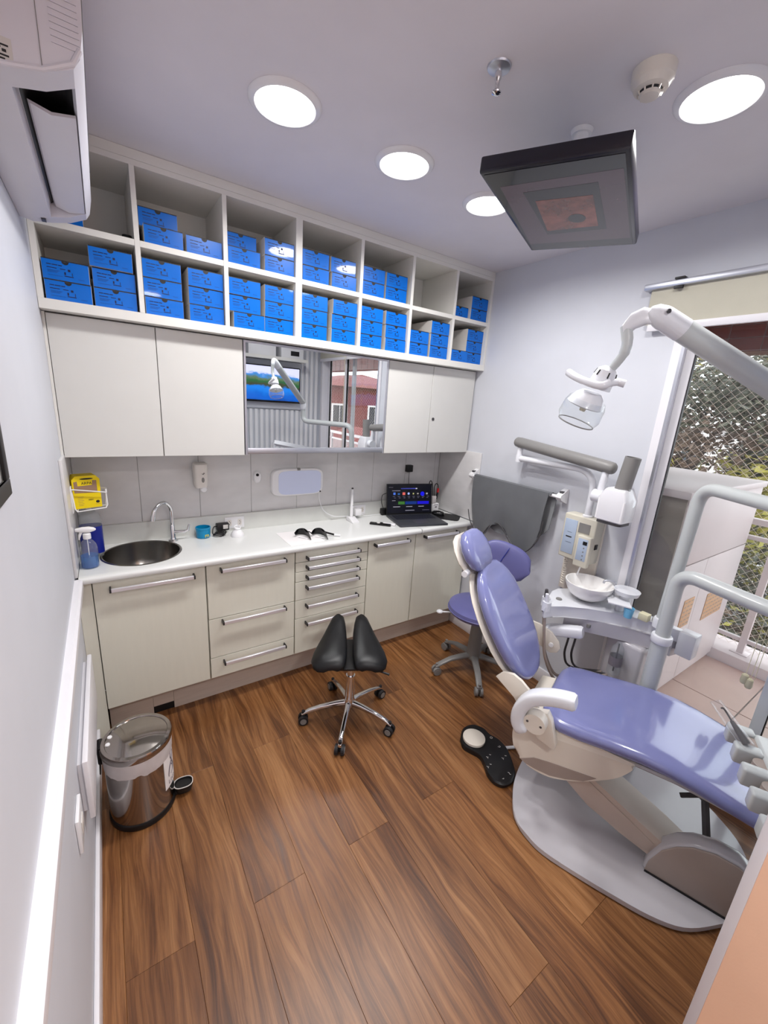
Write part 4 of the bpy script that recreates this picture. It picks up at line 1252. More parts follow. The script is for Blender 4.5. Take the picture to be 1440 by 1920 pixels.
bot = [(-0.05, 1.0), (-0.075, 0.93), (-0.12, 0.875), (-0.17, 0.853), (-0.215, 0.862), (-0.24, 0.90), (-0.285, 0.955), (-0.335, 0.972), (-0.38, 0.95), (-0.44, 0.885), (-0.50, 0.845), (-0.545, 0.828), (-0.60, 0.87), (-0.645, 0.935), (-0.665, 1.0), (-0.67, 1.08)]
part('front_flap', apron_sheet(lambda v: RX - 0.020 - 0.012 * math.sin(math.pi * v), bot, -0.055, -0.667), 'apron', ap)
bot2 = [(-0.05, 1.02), (-0.12, 0.93), (-0.3, 0.90), (-0.55, 0.90), (-0.67, 1.0), (-0.71, 1.05)]
part('back_flap', apron_sheet(lambda v: RX + 0.016 + 0.004 * v, bot2, -0.06, -0.70), 'apron_lining', ap)
part('top_fold', MB().loft([[(RX + (0.0165 + 0.003) * math.cos(a), y, RZ + (0.0185) * math.sin(a)) for a in [math.pi * k / 10 for k in range(11)]] + [(RX + 0.0125 * math.cos(a), y, RZ + 0.0125 * math.sin(a)) for a in [math.pi * (10 - k) / 10 for k in range(11)]] for y in (-0.055, -0.25, -0.45, -0.68)]), 'apron', ap)
hem = bez([(RX - 0.034, y, z + 0.006) for y, z in bot], 3)
part('hem_binding', MB().tube(hem, 0.0035, 6), 'dark_grey', ap)

# x-ray machine
xr = thing('xray_machine', 'wall-mounted dental x-ray machine with folding arm and cone', 'x-ray machine', (W, -0.9, 0.9))
def X(px, py, x=2.30):
    return at(px, py, x=x)
part('wall_plate', MB().box(W - 0.022, W - 0.0005, -1.0, -0.80, 0.70, 1.16, 0.004), 'cream_plastic', xr)
bx0, bx1, by0, by1, bz0, bz1 = 2.315, W - 0.023, -1.0, -0.81, 0.925, 1.185
cb = part('control_box', MB().box(bx0, bx1, by0, by1, bz0, bz1, 0.008, 3), 'beige_case', xr)
part('front_panel', MB().box(bx0 - 0.003, bx0 + 0.001, by1 - 0.085, by1 - 0.012, bz0 + 0.03, bz1 - 0.03, 0.001), 'pale_blue', cb, 'pale blue label panel')
part('name_bar', MB().box(bx0 - 0.0036, bx0 - 0.0028, by1 - 0.065, by1 - 0.030, bz0 + 0.125, bz0 + 0.132).box(bx0 - 0.0036, bx0 - 0.0028, by1 - 0.062, by1 - 0.034, bz0 + 0.155, bz0 + 0.1565).box(bx0 - 0.0036, bx0 - 0.0028, by1 - 0.068, by1 - 0.034, bz0 + 0.095, bz0 + 0.0965), 'print_dark', cb)
part('manual_plate', MB().box(bx0 - 0.002, bx0 + 0.001, by0 + 0.03, by0 + 0.095, bz1 - 0.09, bz1 - 0.035), 'grey_plastic', cb)
hs = part('hand_switch', MB().box(bx0 - 0.034, bx0 - 0.001, by0 - 0.004, by0 + 0.075, bz0 - 0.012, bz0 + 0.165, 0.006, 3), 'beige_case', xr)
part('keypad', MB().box(bx0 - 0.0355, bx0 - 0.0335, by0 + 0.008, by0 + 0.064, bz0 + 0.025, bz0 + 0.15, 0.001), 'pale_blue', hs, 'pale blue keypad')
part('display', MB().box(bx0 - 0.0365, bx0 - 0.035, by0 + 0.012, by0 + 0.036, bz0 + 0.118, bz0 + 0.138), 'black', hs)
for q in range(4):
    part('key', MB().cyl((bx0 - 0.035, by0 + 0.026, bz0 + 0.10 - 0.022 * q), (bx0 - 0.0368, by0 + 0.026, bz0 + 0.10 - 0.022 * q), 0.004, n=12), 'grey_plastic', hs)
part('rocker_switch', MB().box(bx0 + 0.022, bx0 + 0.05, by0 - 0.004, by0 + 0.001, bz0 + 0.09, bz0 + 0.118, 0.001), 'teal_plastic' if False else 'black', cb)
part('cable', MB().tube(bez([(bx0 - 0.015, by0 + 0.035, bz0 - 0.012), (bx0 - 0.01, by0 + 0.045, bz0 - 0.06), (bx0 + 0.03, by0 + 0.07, bz0 - 0.11), (bx0 + 0.045, by0 + 0.06, bz0 - 0.16)], 6), 0.004, 8), 'white_plastic', xr)
part('coiled_cable', MB().tube([(bx0 + 0.05 + 0.008 * math.cos(k * 0.9), by1 - 0.03 + 0.008 * math.sin(k * 0.9), bz0 - 0.002 * k) for k in range(90)], 0.003, 6), 'cream_plastic', xr)
# arm
A0 = Vector((2.345, -0.925, bz1))
p1 = X(1088, 905, 2.33); p2 = X(1060, 868, 2.33); p3 = X(975, 858, 2.33)
part('lower_arm', MB().tube(arc_path([A0, (2.34, -0.925, 1.44), (2.335, -0.42, 1.435)], 0.12, 10), 0.0185, 18), 'unit_white', xr)
part('arm_collar', MB().lathe([(0.026, 0), (0.026, 0.008), (0.02, 0.012)], A0, 24), 'white_plastic', xr)
part('knuckle', MB().lathe([(0.021, -0.022), (0.021, 0.02), (0.018, 0.026), (0.018, 0.075)], (2.335, -0.42, 1.435), 20), 'unit_white', xr)
e0, e1_ = Vector((2.335, -0.39, 1.535)), Vector((2.285, -1.035, 1.475))
dv = (e1_ - e0)
rs, ps = [], []
for f_, r_ in ((-0.02, 0.012), (-0.012, 0.024), (0.0, 0.03), (0.05, 0.033), (0.95, 0.033), (1.0, 0.031), (1.015, 0.024), (1.022, 0.010)):
    ps.append(e0 + dv * f_); rs.append(r_)
part('upper_arm', MB().tube(ps, rs, 20), 'grey_plastic', xr, 'dark grey balance arm')
j0 = e0 + dv * 0.955
j1 = Vector((2.27, -1.0, 1.33))
part('drop_tube', MB().tube([j0, j0 * 0.45 + j1 * 0.55, j1], [0.017, 0.0175, 0.0165], 16), 'unit_white', xr)
part('yoke', MB().cyl(j1 + Vector((0, 0.026, -0.005)), j1 + Vector((0, -0.035, -0.005)), 0.034, 0.034, 24), 'unit_white', xr)
part('yoke_cap', MB().cyl(j1 + Vector((0, -0.035, -0.005)), j1 + Vector((0, -0.05, -0.005)), 0.026, 0.024, 24), 'grey_plastic', xr)
hc = Vector((2.275, -1.095, 1.30))
hd = []
for z, hw, hy in ((-0.085, 0.05, 0.058), (-0.075, 0.062, 0.070), (0.03, 0.062, 0.070), (0.075, 0.048, 0.052), (0.085, 0.035, 0.044)):
    hd.append([(hc.x + a, hc.y + b, hc.z + z) for a, b in sup(hw, hy, 32, 11)])
part('tube_head', MB().loft(hd), 'white_plastic', xr, ang=24)
part('head_band', MB().loft([[(hc.x + a, hc.y + b, hc.z + z) for a, b in sup(0.056, 0.063, 24, 6)] for z in (-0.095, -0.082)]), 'dark_grey', xr)
part('cone', MB().lathe([(0.036, 0.0), (0.036, 0.165), (0.032, 0.165), (0.032, 0.02), (0.0, 0.02)], (hc.x, hc.y - 0.012, hc.z + 0.08), 28, d=(0.02, -0.10, 1), cap1=False), 'grey_plastic', xr, 'dark grey beam cone')
part('plastic_cover', MB().loft([[(hc.x + a * 1.03, hc.y + b * 1.03, hc.z + z) for a, b in sup(hw, hy, 24, 4)] for z, hw, hy in ((-0.07, 0.066, 0.074), (0.035, 0.066, 0.076), (0.092, 0.046, 0.052))], cap=False), 'wrap', xr)

# ================================================================== sliding door, blind
win = thing('window_1', 'tall white aluminium sliding door to the balcony', 'sliding door', (W, -1.8, 0))
win['kind'] = 'structure'
del win['category']
XF0, XF1 = W - 0.012, W + 0.12
part('frame', MB().box(XF0, XF1, OY1 - 0.038, OY1 - 0.0005, 0.0, OZ).box(XF0, XF1, OY0 + 0.0005, OY0 + 0.045, 0.0, OZ).box(XF0, XF1, OY0 + 0.045, OY1 - 0.038, OZ - 0.05, OZ).box(XF0 + 0.012, XF1, OY0 + 0.045, OY1 - 0.038, 0.0, 0.03), 'white_trim', win)
part('inner_stop', MB().box(XF0 - 0.004, XF0 + 0.02, OY1 - 0.052, OY1 - 0.0385, 0.03, OZ - 0.05), 'alu', win)
def sash(name, y0, y1, x0):
    fw = 0.042
    s_ = part(name, MB().box(x0, x0 + 0.03, y0, y0 + fw, 0.031, OZ - 0.051).box(x0, x0 + 0.03, y1 - fw, y1, 0.031, OZ - 0.051).box(x0, x0 + 0.03, y0 + fw, y1 - fw, 0.031, 0.10).box(x0, x0 + 0.03, y0 + fw, y1 - fw, OZ - 0.11, OZ - 0.051), 'white_trim', win)
    part('glass_pane', MB().box(x0 + 0.012, x0 + 0.017, y0 + fw, y1 - fw, 0.10, OZ - 0.11), 'pane', s_)
    part('seal', MB().box(x0 + 0.006, x0 + 0.024, y1 - fw - 0.004, y1 - fw + 0.0005, 0.10, OZ - 0.11).box(x0 + 0.006, x0 + 0.024, y0 + fw - 0.0005, y0 + fw + 0.004, 0.10, OZ - 0.11), 'black', s_)
sash('sash', -1.93, OY1 - 0.0392, W + 0.028)
sash('sash', OY0 + 0.0455, -1.78, W + 0.066)
bl_ = thing('roller_blind', 'beige roller blind with aluminium head rail rolled up above the sliding door', 'blind', (W - 0.03, -1.7, 2.13))
part('head_rail', MB().box(W - 0.05, W - 0.004, -2.46, -0.955, 2.318, 2.345, 0.004), 'alu', bl_)
part('fabric', MB().box(W - 0.030, W - 0.026, -2.45, -0.985, 2.165, 2.319), 'fabric_blind', bl_, 'beige blind fabric')
part('bottom_bar', MB().box(W - 0.036, W - 0.019, -2.45, -1.0, 2.135, 2.166, 0.003), 'white_trim', bl_)
for y in (-1.105, -1.75, -2.38):
    part('rail_clip', MB().box(W - 0.056, W - 0.003, y - 0.02, y + 0.02, 2.345, 2.353, 0.001), 'dark_cap', bl_)
    part('rail_catch', MB().box(W - 0.054, W - 0.04, y - 0.018, y + 0.018, 2.306, 2.318, 0.001), 'dark_cap', bl_)
cw = thing('blind_cords', 'thin blind cords with cream weights hanging at the sliding door', 'blind cord', (W - 0.07, -1.745, 0.66))
for q, (dy, dz) in enumerate(((0.0, 0.0), (-0.018, -0.012), (-0.03, 0.006))):
    part('cord', MB().cyl((W - 0.07, -1.735 + dy, 2.305), (W - 0.07, -1.735 + dy, 0.69 + dz), 0.0012, n=6), 'cord_beige', cw)
    if q < 2:
        part('weight', MB().lathe([(0.006, 0.035), (0.012, 0.03), (0.014, 0.0), (0.010, -0.01)], (W - 0.07, -1.735 + dy, 0.67 + dz), 16), 'cord_beige', cw)

# ================================================================== things seen in the mirror
tv = thing('wall_tv', 'black flat television showing a sea bay on the rear wall', 'television', (1.79, YR + 0.05, 1.62))
TX0, TX1, TZ0, TZ1, TYF = 1.42, 2.128, 1.63, 2.03, YR + 0.075
part('case', MB().box(TX0, TX1, YR + 0.045, TYF, TZ0, TZ1, 0.004), 'black', tv)
part('wall_mount', MB().box(1.70, 1.86, YR + 0.0255, YR + 0.045, 1.73, 1.93), 'dark_grey', tv)
def tv_screen_mat():
    m = bpy.data.materials.new('tv_picture')
    m.use_nodes = True
    nt = m.node_tree
    N, L = nt.nodes, nt.links
    b = N['Principled BSDF']
    tc = N.new('ShaderNodeTexCoord')
    no = N.new('ShaderNodeTexNoise'); no.inputs['Scale'].default_value = 3.5; no.inputs['Detail'].default_value = 5
    L.new(tc.outputs['Generated'], no.inputs['Vector'])
    sx = N.new('ShaderNodeSeparateXYZ'); L.new(tc.outputs['Generated'], sx.inputs[0])
    ad = N.new('ShaderNodeMath'); ad.operation = 'MULTIPLY_ADD'
    L.new(no.outputs['Fac'], ad.inputs[0]); ad.inputs[1].default_value = 0.45; L.new(sx.outputs['Z'], ad.inputs[2])
    ra = N.new('ShaderNodeValToRGB'); ra.color_ramp.interpolation = 'EASE'
    e = ra.color_ramp.elements
    e[0].position = 0.0; e[0].color = rgb(4, 40, 110)
    e[1].position = 1.0; e[1].color = rgb(214, 214, 240)
    for p, c in ((0.35, (8, 90, 190)), (0.62, (20, 120, 215)), (0.68, (60, 64, 44)), (0.78, (40, 92, 52)), (0.86, (90, 110, 80)), (0.93, (60, 130, 200)), (0.97, (200, 205, 240))):
        q = e.new(p); q.color = rgb(*c)
    L.new(ad.outputs[0], ra.inputs[0])
    L.new(ra.outputs[0], b.inputs['Base Color'])
    L.new(ra.outputs[0], b.inputs['Emission Color'])
    b.inputs['Emission Strength'].default_value = 0.9
    b.inputs['Roughness'].default_value = 0.2
    MATS['tv_picture'] = m
tv_screen_mat()
part('screen', MB().box(TX0 + 0.012, TX1 - 0.012, TYF, TYF + 0.001, TZ0 + 0.022, TZ1 - 0.012), 'tv_picture', tv, 'screen showing blue water and green hills')
t = thing('wall_shelf', 'white wall shelf above the television on the rear wall', 'shelf', (1.76, YR + 0.1, 2.09))
part('board', MB().box(1.345, 2.17, YR + 0.001, YR + 0.2, 2.095, 2.118, 0.002), 'shelf_white', t)
part('edge_strip', MB().box(1.345, 2.17, YR + 0.2, YR + 0.206, 2.09, 2.122), 'shelf_white', t)
t = thing('storage_box', 'white storage box with a dark window on the rear wall shelf', 'box', (1.65, YR + 0.1, 2.1185))
part('box_body', MB().box(1.50, 1.80, YR + 0.02, YR + 0.18, 2.1185, 2.28, 0.004), 'white_plastic', t)
part('box_lid', MB().box(1.495, 1.805, YR + 0.015, YR + 0.185, 2.2805, 2.30, 0.004), 'bag', t)
t = thing('storage_box', 'white storage box with a black label on the rear wall shelf', 'box', (2.0, YR + 0.1, 2.1185))
part('box_body', MB().box(1.86, 2.12, YR + 0.02, YR + 0.18, 2.1185, 2.26, 0.004), 'white_plastic', t)
part('box_label', MB().box(1.97, 2.07, YR + 0.18, YR + 0.1812, 2.15, 2.20), 'black', t)
# ================================================================== saddle stool
def star(parent, c, angs, R_, zc, zw, mat_, legw, wheel_mat, wheel_r, hub_r):
    """five-legged base with casters"""
    part('hub', MB().lathe([(hub_r * 0.8, zc - 0.03), (hub_r, zc - 0.02), (hub_r, zc + 0.02), (hub_r * 0.75, zc + 0.04)], (c[0], c[1], 0), 24), mat_, parent)
    for a in angs:
        a = math.radians(a)
        d = Vector((math.cos(a), math.sin(a), 0))
        s_ = Vector((-math.sin(a), math.cos(a), 0))
        c0 = Vector((c[0], c[1], 0))
        loops = []
        for f_, z, hw, hh in ((0.02, zc, legw * 1.1, 0.017), (0.3, zc - 0.002, legw * 0.95, 0.015), (0.65, zc - 0.012, legw * 0.85, 0.012), (0.9, zw + 0.028, legw * 0.8, 0.011), (1.0, zw + 0.016, legw * 0.8, 0.010), (1.06, zw + 0.006, legw * 0.6, 0.008)):
            p = c0 + d * (R_ * f_)
            loops.append([p + s_ * x + Vector((0, 0, z + y)) for x, y in sup(hw, hh, 14, 2.8)])
        lg = part('leg', MB().loft(loops), mat_, parent)
        w = c0 + d * (R_ * 1.02)
        cs_ = part('caster', MB().cyl(w + Vector((0, 0, wheel_r)) + s_ * 0.008, w + Vector((0, 0, wheel_r)) + s_ * 0.024, wheel_r, wheel_r * 0.96, 22).cyl(w + Vector((0, 0, wheel_r)) - s_ * 0.008, w + Vector((0, 0, wheel_r)) - s_ * 0.024, wheel_r, wheel_r * 0.96, 22)
                   .cyl(w + Vector((0, 0, wheel_r * 1.2)), w + Vector((0, 0, zw + 0.03)), 0.009, n=10).box(w.x - 0.008, w.x + 0.008, w.y - 0.008, w.y + 0.008, wheel_r * 0.7, wheel_r * 1.6, 0.003), wheel_mat, lg)
        for q in (-1, 1):
            part('wheel_disc', MB().cyl(w + Vector((0, 0, wheel_r)) + s_ * 0.0242 * q, w + Vector((0, 0, wheel_r)) + s_ * 0.026 * q, wheel_r * 0.62, n=16), 'grey_plastic', lg)

SC_ = (1.157, -0.45)
ss = thing('saddle_stool', 'black split saddle stool on a chrome five-star base', 'stool', (SC_[0], SC_[1], 0))
star(ss, SC_, (160, 231, 302, 12, 84), 0.245, 0.105, 0.05, 'chrome', 0.015, 'rubber', 0.027, 0.03)
part('gas_column', MB().cyl((*SC_, 0.08), (*SC_, 0.28), 0.026, 0.025, 24).cyl((*SC_, 0.28), (*SC_, 0.385), 0.019, 0.019, 20), 'chrome', ss)
part('seat_mechanism', MB().lathe([(0.028, 0.37), (0.03, 0.39), (0.06, 0.405), (0.10, 0.41)], (SC_[0], SC_[1], 0), 24), 'black', ss)
MS = frame((SC_[0] - 0.008, SC_[1] + 0.012, 0), (0.88, -0.475, 0), (0.475, 0.88, 0))
def lobe(sgn):
    """one half of the saddle: outline by Y slices, inner edge raised, outer edge falling away"""
    loops = []
    #      Y      inner  outer  z_in   z_out  thick
    for Y, xi, xo, zi, zo, th in ((-0.166, 0.060, 0.130, 0.418, 0.412, 0.010), (-0.160, 0.034, 0.162, 0.428, 0.415, 0.030), (-0.140, 0.022, 0.184, 0.440, 0.420, 0.044), (-0.095, 0.015, 0.196, 0.448, 0.422, 0.050), (-0.04, 0.014, 0.188, 0.454, 0.428, 0.050),
                                  (0.02, 0.015, 0.168, 0.464, 0.440, 0.050), (0.075, 0.018, 0.145, 0.480, 0.458, 0.046), (0.13, 0.024, 0.122, 0.500, 0.482, 0.042), (0.175, 0.034, 0.104, 0.514, 0.502, 0.034), (0.192, 0.050, 0.088, 0.518, 0.512, 0.016)):
        cx_, hw = (xi + xo) / 2, (xo - xi) / 2
        lp = []
        for a, b in sup(hw, th / 2, 22, 3.2):
            f_ = (a + hw) / (2 * hw)
            lp.append((sgn * (cx_ + a), Y, zi + (zo - zi) * f_ ** 1.5 + b + 0.012 * math.sin(math.pi * f_)))
        loops.append(lp)
    return MB(MS).loft(loops)
for sgn in (-1, 1):
    part('seat_pad', lobe(sgn), 'black_leather', ss, ang=60)
part('seat_pan', MB(MS).loft([[(a, b - 0.02, z) for a, b in sup(w_, d_, 28, 3.5)] for w_, d_, z in ((0.12, 0.11, 0.402), (0.16, 0.13, 0.408), (0.163, 0.133, 0.42))]), 'black', ss)
part('tilt_lever', MB(MS).tube([(0.06, -0.10, 0.40), (0.17, -0.15, 0.40), (0.20, -0.165, 0.398)], [0.005, 0.005, 0.006], 8), 'black', ss)

# ================================================================== assistant's stool
AC_ = (2.10, -0.475)
st = thing('assistant_stool', 'lilac upholstered stool with backrest on a grey five-star base', 'stool', (AC_[0], AC_[1], 0))
star(st, AC_, (162, 234, 306, 18, 90), 0.255, 0.115, 0.05, 'grey_plastic', 0.024, 'grey_plastic', 0.028, 0.042)
part('column_cover', MB().lathe([(0.048, 0.10), (0.044, 0.2), (0.038, 0.34), (0.036, 0.405)], (*AC_, 0), 24), 'grey_plastic', st)
part('seat_plate', MB().box(AC_[0] - 0.09, AC_[0] + 0.09, AC_[1] - 0.09, AC_[1] + 0.09, 0.405, 0.425, 0.004), 'black', st)
part('height_lever', MB().tube([(AC_[0] - 0.05, AC_[1] + 0.05, 0.415), (AC_[0] - 0.19, AC_[1] + 0.16, 0.405)], 0.006, 8).ell((AC_[0] - 0.195, AC_[1] + 0.165, 0.405), 0.022, 0.022, 0.012), 'unit_white', st)
part('seat_cushion', MB().lathe([(0.15, 0.426), (0.19, 0.432), (0.205, 0.452), (0.20, 0.478), (0.17, 0.49), (0.1, 0.492), (0.0, 0.488)], (AC_[0] + 0.0, AC_[1], 0), 44), 'lilac_plain', st)
part('seat_piping', MB().tube([(AC_[0] + 0.205 * math.cos(a), AC_[1] + 0.205 * math.sin(a), 0.455) for a in [2 * math.pi * k / 48 for k in range(48)]], 0.003, 6, closed=True), 'lilac_plain', st)
BC = Vector((2.17, -0.557, 0.825))
bm_ = frame(BC, (0.62, -0.78, -0.30), (0.18, -0.12, 1.0))
loops = []
n = 15
for i in range(n):
    f_ = i / (n - 1)
    X_ = -0.165 + 0.33 * f_
    hh = 0.105 * (max(0.0, 1 - abs(2 * f_ - 1) ** 2.6)) ** 0.5 + 0.012
    bend = -0.30 * X_ * X_
    loops.append([(X_, b - 0.01, bend * -1 + a) for a, b in sup(0.026, hh, 20, 2.6)])
part('backrest', MB(bm_).loft(loops), 'lilac_plain', st, ang=60)
part('backrest_seam', MB(bm_).tube(bez([(-0.015, -0.11, 0.0), (-0.022, -0.08, 0.026), (-0.018, 0, 0.0278), (-0.008, 0.07, 0.026), (-0.005, 0.098, 0.0)], 6), 0.0022, 6), 'navy', st)
part('back_post', MB().tube(arc_path([(AC_[0] + 0.06, AC_[1] - 0.02, 0.415), (AC_[0] + 0.235, AC_[1] - 0.075, 0.415), (BC.x + 0.06, BC.y + 0.055, 0.78)], 0.06), 0.011, 12), 'dark_grey', st)

# ================================================================== foot control
fc = thing('foot_control', 'black bean-shaped foot control with a white round pedal on the floor', 'foot control', (1.63, -1.05, 0))
def ground(pts, z):
    return [at(px, py, z=z).to_2d() for px, py in pts]
ol = ground([(863, 1385), (868, 1366), (885, 1358), (905, 1364), (918, 1376), (935, 1386), (950, 1402), (960, 1425), (966, 1450), (960, 1466), (945, 1472), (928, 1466), (914, 1450), (907, 1430), (898, 1416), (880, 1406), (868, 1398)], 0.022)
cs = bez([(p.x, p.y, 0) for p in ol + ol[:1]], 4)[:-1]
cc = sum((Vector(p) for p in cs), Vector()) / len(cs)
part('case', MB().loft([[cc + (Vector(p) - cc) * q + Vector((0, 0, z)) for p in cs] for q, z in ((0.98, 0.0), (1.0, 0.006), (1.0, 0.020), (0.95, 0.027))]), 'black', fc)
dc = at(889, 1382, z=0.042)
part('pedal_disc', MB().lathe([(0.055, 0.027), (0.058, 0.030), (0.058, 0.042), (0.052, 0.045), (0.0, 0.047)], (dc.x, dc.y, 0), 40), 'cream_plastic', fc, 'white round pedal plate')
mk = MB()
def mark(px, py, pts, r=0.0012):
    p = at(px, py, z=0.0275)
    mk.tube([(p.x + a * 0.001, p.y + b * 0.001, 0.0275) for a, b in pts], r, 5)
tooth = [(-4, 8), (-2, 2), (4, 0), (-2, 2), (-5, -5)]
for px, py in ((915, 1420), (944, 1422), (916, 1438)):
    mark(px, py, tooth); mark(px + 4, py - 4, [(0, 6), (2, 1), (6, 0)])
mark(936, 1400, [(-6, 4), (0, -5), (7, -3), (4, 5)]); mark(955, 1450, [(-2, 8), (2, 2), (-2, -4), (2, -8)]); mark(944, 1460, [(-5, 3), (0, -2), (4, 2)])
mk.tube([(at(921, 1383, z=0.0275).x + 0.006 * math.cos(a), at(921, 1383, z=0.0275).y + 0.006 * math.sin(a), 0.0275) for a in [2 * math.pi * k / 14 for k in range(14)]], 0.0014, 5, closed=True)
part('printed_marks', mk, 'white_card', fc)
f0 = at(948, 1402, z=0.012)
part('supply_cable', MB().tube(bez([(f0.x, f0.y, 0.012), (f0.x + 0.06, f0.y - 0.03, 0.012), (f0.x + 0.12, f0.y - 0.075, 0.013), (f0.x + 0.15, f0.y - 0.12, 0.016)], 6), 0.008, 10), 'unit_white', fc)

# ================================================================== dental chair
O_ = Vector((1.835, -1.255, 0))
TH = math.radians(-70)
dc_ = thing('dental_chair', 'lilac dental treatment chair with white armrests and a raised backrest', 'dental chair', O_, TH)
def cp(name, mb, m, parent=None, label=None, ang=45):
    return part(name, mb, m, parent or dc_, label, local=True, ang=ang)
bo = [(-0.115, 0.0), (-0.112, -0.12), (-0.095, -0.225), (-0.045, -0.345), (0.03, -0.395), (0.10, -0.415), (0.22, -0.415), (0.34, -0.408), (0.46, -0.395), (0.56, -0.36), (0.65, -0.28), (0.74, -0.17), (0.775, -0.05)]
bo = bo + [(u, -v) for u, v in reversed(bo[1:])]
bo = [(p.x, p.y) for p in bez([(u, v, 0) for u, v in bo + bo[:1]], 4)[:-1]]
cp('base_plate', MB().prism(bo, 'z', 0.006, 0.026, 0.006), 'base_grey', label='wide grey base plate')
cp('base_rim', MB().prism([(u * 0.985 + 0.005, v * 0.985) for u, v in bo], 'z', 0.0005, 0.006), 'rubber')
# pivot cover at the foot end
cv = [(0.425, 0.027), (0.43, 0.078), (0.458, 0.158), (0.495, 0.21), (0.54, 0.247), (0.603, 0.270), (0.669, 0.268), (0.72, 0.24), (0.755, 0.17), (0.765, 0.027)]
cp('pivot_cover', MB().prism(cv, 'y', -0.228, -0.16, 0.012), 'base_grey')
cen_ = (0.59, 0.13)
cp('cover_side', MB().prism([(cen_[0] + (u - cen_[0]) * 0.97, max(0.03, cen_[1] + (w - cen_[1]) * 0.95)) for u, w in cv], 'y', -0.236, -0.2285, 0.003), 'taupe', label='taupe side cover')
cp('side_trim', MB().prism([(0.43, 0.0262), (0.76, 0.0262), (0.76, 0.036), (0.43, 0.036)], 'y', -0.2375, -0.2365), 'black')
# lift arm
arm = [(0.05, 0.235), (0.197, 0.138), (0.325, 0.098), (0.44, 0.07), (0.58, 0.06), (0.58, 0.10), (0.469, 0.156), (0.32, 0.222), (0.181, 0.284), (0.06, 0.335)]
cp('lift_arm', MB().prism(arm, 'y', -0.2, -0.05, 0.006), 'taupe_light')
cp('arm_side', MB().prism([(0.10, 0.225), (0.197, 0.155), (0.325, 0.112), (0.43, 0.088), (0.44, 0.135), (0.32, 0.195), (0.16, 0.27)], 'y', -0.2035, -0.2, 0.001), 'taupe_light')
cp('strut', MB().tube([(0.50, 0.0, 0.24), (0.555, 0.0, 0.282), (0.575, 0.0, 0.27), (0.635, 0.0, 0.027)], [0.012, 0.014, 0.014, 0.014], 4), 'dark_grey')
cp('foot_bracket', MB().box(0.30, 0.62, -0.06, 0.06, 0.36, 0.40, 0.01), 'taupe')
# seat shell
sl = [(-0.125, 0.43), (-0.14, 0.374), (-0.138, 0.31), (-0.118, 0.25), (-0.075, 0.212), (-0.02, 0.200), (0.04, 0.206), (0.10, 0.232), (0.159, 0.268), (0.22, 0.318), (0.27, 0.366), (0.305, 0.42), (0.315, 0.455), (0.29, 0.462), (0.10, 0.455)]
sl = [(p.x, p.z) for p in bez([(u, 0, w) for u, w in sl + sl[:1]], 3)[:-1]]
cp('seat_shell', MB().prism(sl, 'y', -0.235, 0.14, 0.012), 'cream_plastic')
cp('shell_inset', MB().prism([(-0.09, 0.222), (-0.035, 0.262), (0.03, 0.280), (0.093, 0.294), (0.206, 0.318), (0.165, 0.276), (0.10, 0.240), (0.04, 0.216), (-0.02, 0.210), (-0.06, 0.212)], 'y', -0.2375, -0.2345), 'taupe', label='taupe inset')
# seat and leg cushion
loops = []
for u, hw, top, th in ((-0.055, 0.12, 0.475, 0.03), (-0.045, 0.18, 0.492, 0.055), (-0.02, 0.222, 0.503, 0.072), (0.04, 0.246, 0.506, 0.08), (0.12, 0.25, 0.513, 0.08), (0.22, 0.25, 0.527, 0.078), (0.33, 0.25, 0.538, 0.076), (0.42, 0.25, 0.536, 0.074), (0.50, 0.248, 0.522, 0.07), (0.58, 0.244, 0.503, 0.067), (0.66, 0.236, 0.482, 0.065), (0.76, 0.218, 0.452, 0.062), (0.86, 0.19, 0.424, 0.06), (0.94, 0.15, 0.404, 0.055), (0.985, 0.10, 0.392, 0.04), (0.995, 0.06, 0.388, 0.02)):
    lp = []
    for a, b in sup(hw, th / 2, 32, 3.4):
        dip = -0.012 * max(0, 1 - (a / (hw * 0.85)) ** 2) if b > 0 and 0.0 < u < 0.9 else 0
        lp.append((u, a, top - th / 2 + b + dip))
    loops.append(lp)
cp('seat_cushion', MB().loft(loops), 'lilac', label='glossy lilac seat cushion', ang=60)
loops = []
for u, hw, z in ((0.28, 0.20, 0.43), (0.45, 0.21, 0.445), (0.6, 0.20, 0.425), (0.78, 0.17, 0.38), (0.9, 0.12, 0.345)):
    loops.append([(u, a, z + b) for a, b in sup(hw, 0.014, 20, 4)])
cp('leg_shell', MB().loft(loops), 'base_grey')
# backrest
P0 = Vector((-0.191, 0, 0.488))
TT = Vector((-0.536, 0, 0.844)).normalized()
NN = Vector((TT.z, 0, -TT.x))
VV = Vector((0, 1, 0))
def bk(s_, v, off):
    return P0 + TT * s_ + VV * v + NN * off
hwt = ((-0.01, 0.05), (0.0, 0.085), (0.03, 0.125), (0.07, 0.158), (0.13, 0.186), (0.2, 0.203), (0.28, 0.208), (0.36, 0.204), (0.43, 0.19), (0.48, 0.168), (0.52, 0.138), (0.55, 0.10), (0.565, 0.05))
loops = []
for i, (s_, hw) in enumerate(hwt):
    e_ = min(1.0, 0.35 + 2.2 * min(i, len(hwt) - 1 - i) / len(hwt))
    lp = []
    for a, b in sup(hw, 0.042 * e_, 32, 2.8):
        dip = -0.014 * max(0, 1 - (a / (hw * 0.8)) ** 2) if b > 0 and 1 < i < len(hwt) - 2 else 0
        lp.append(bk(s_, a, 0.046 + b + dip))
    loops.append(lp)
cp('backrest_cushion', MB().loft(loops), 'lilac', label='glossy lilac backrest cushion', ang=60)
loops = []
for s_, hw in hwt:
    loops.append([bk(s_, a * 1.01, -0.004 + b) for a, b in sup(hw, 0.010, 24, 3)])
cp('backrest_shell', MB().loft(loops), 'cream_plastic')
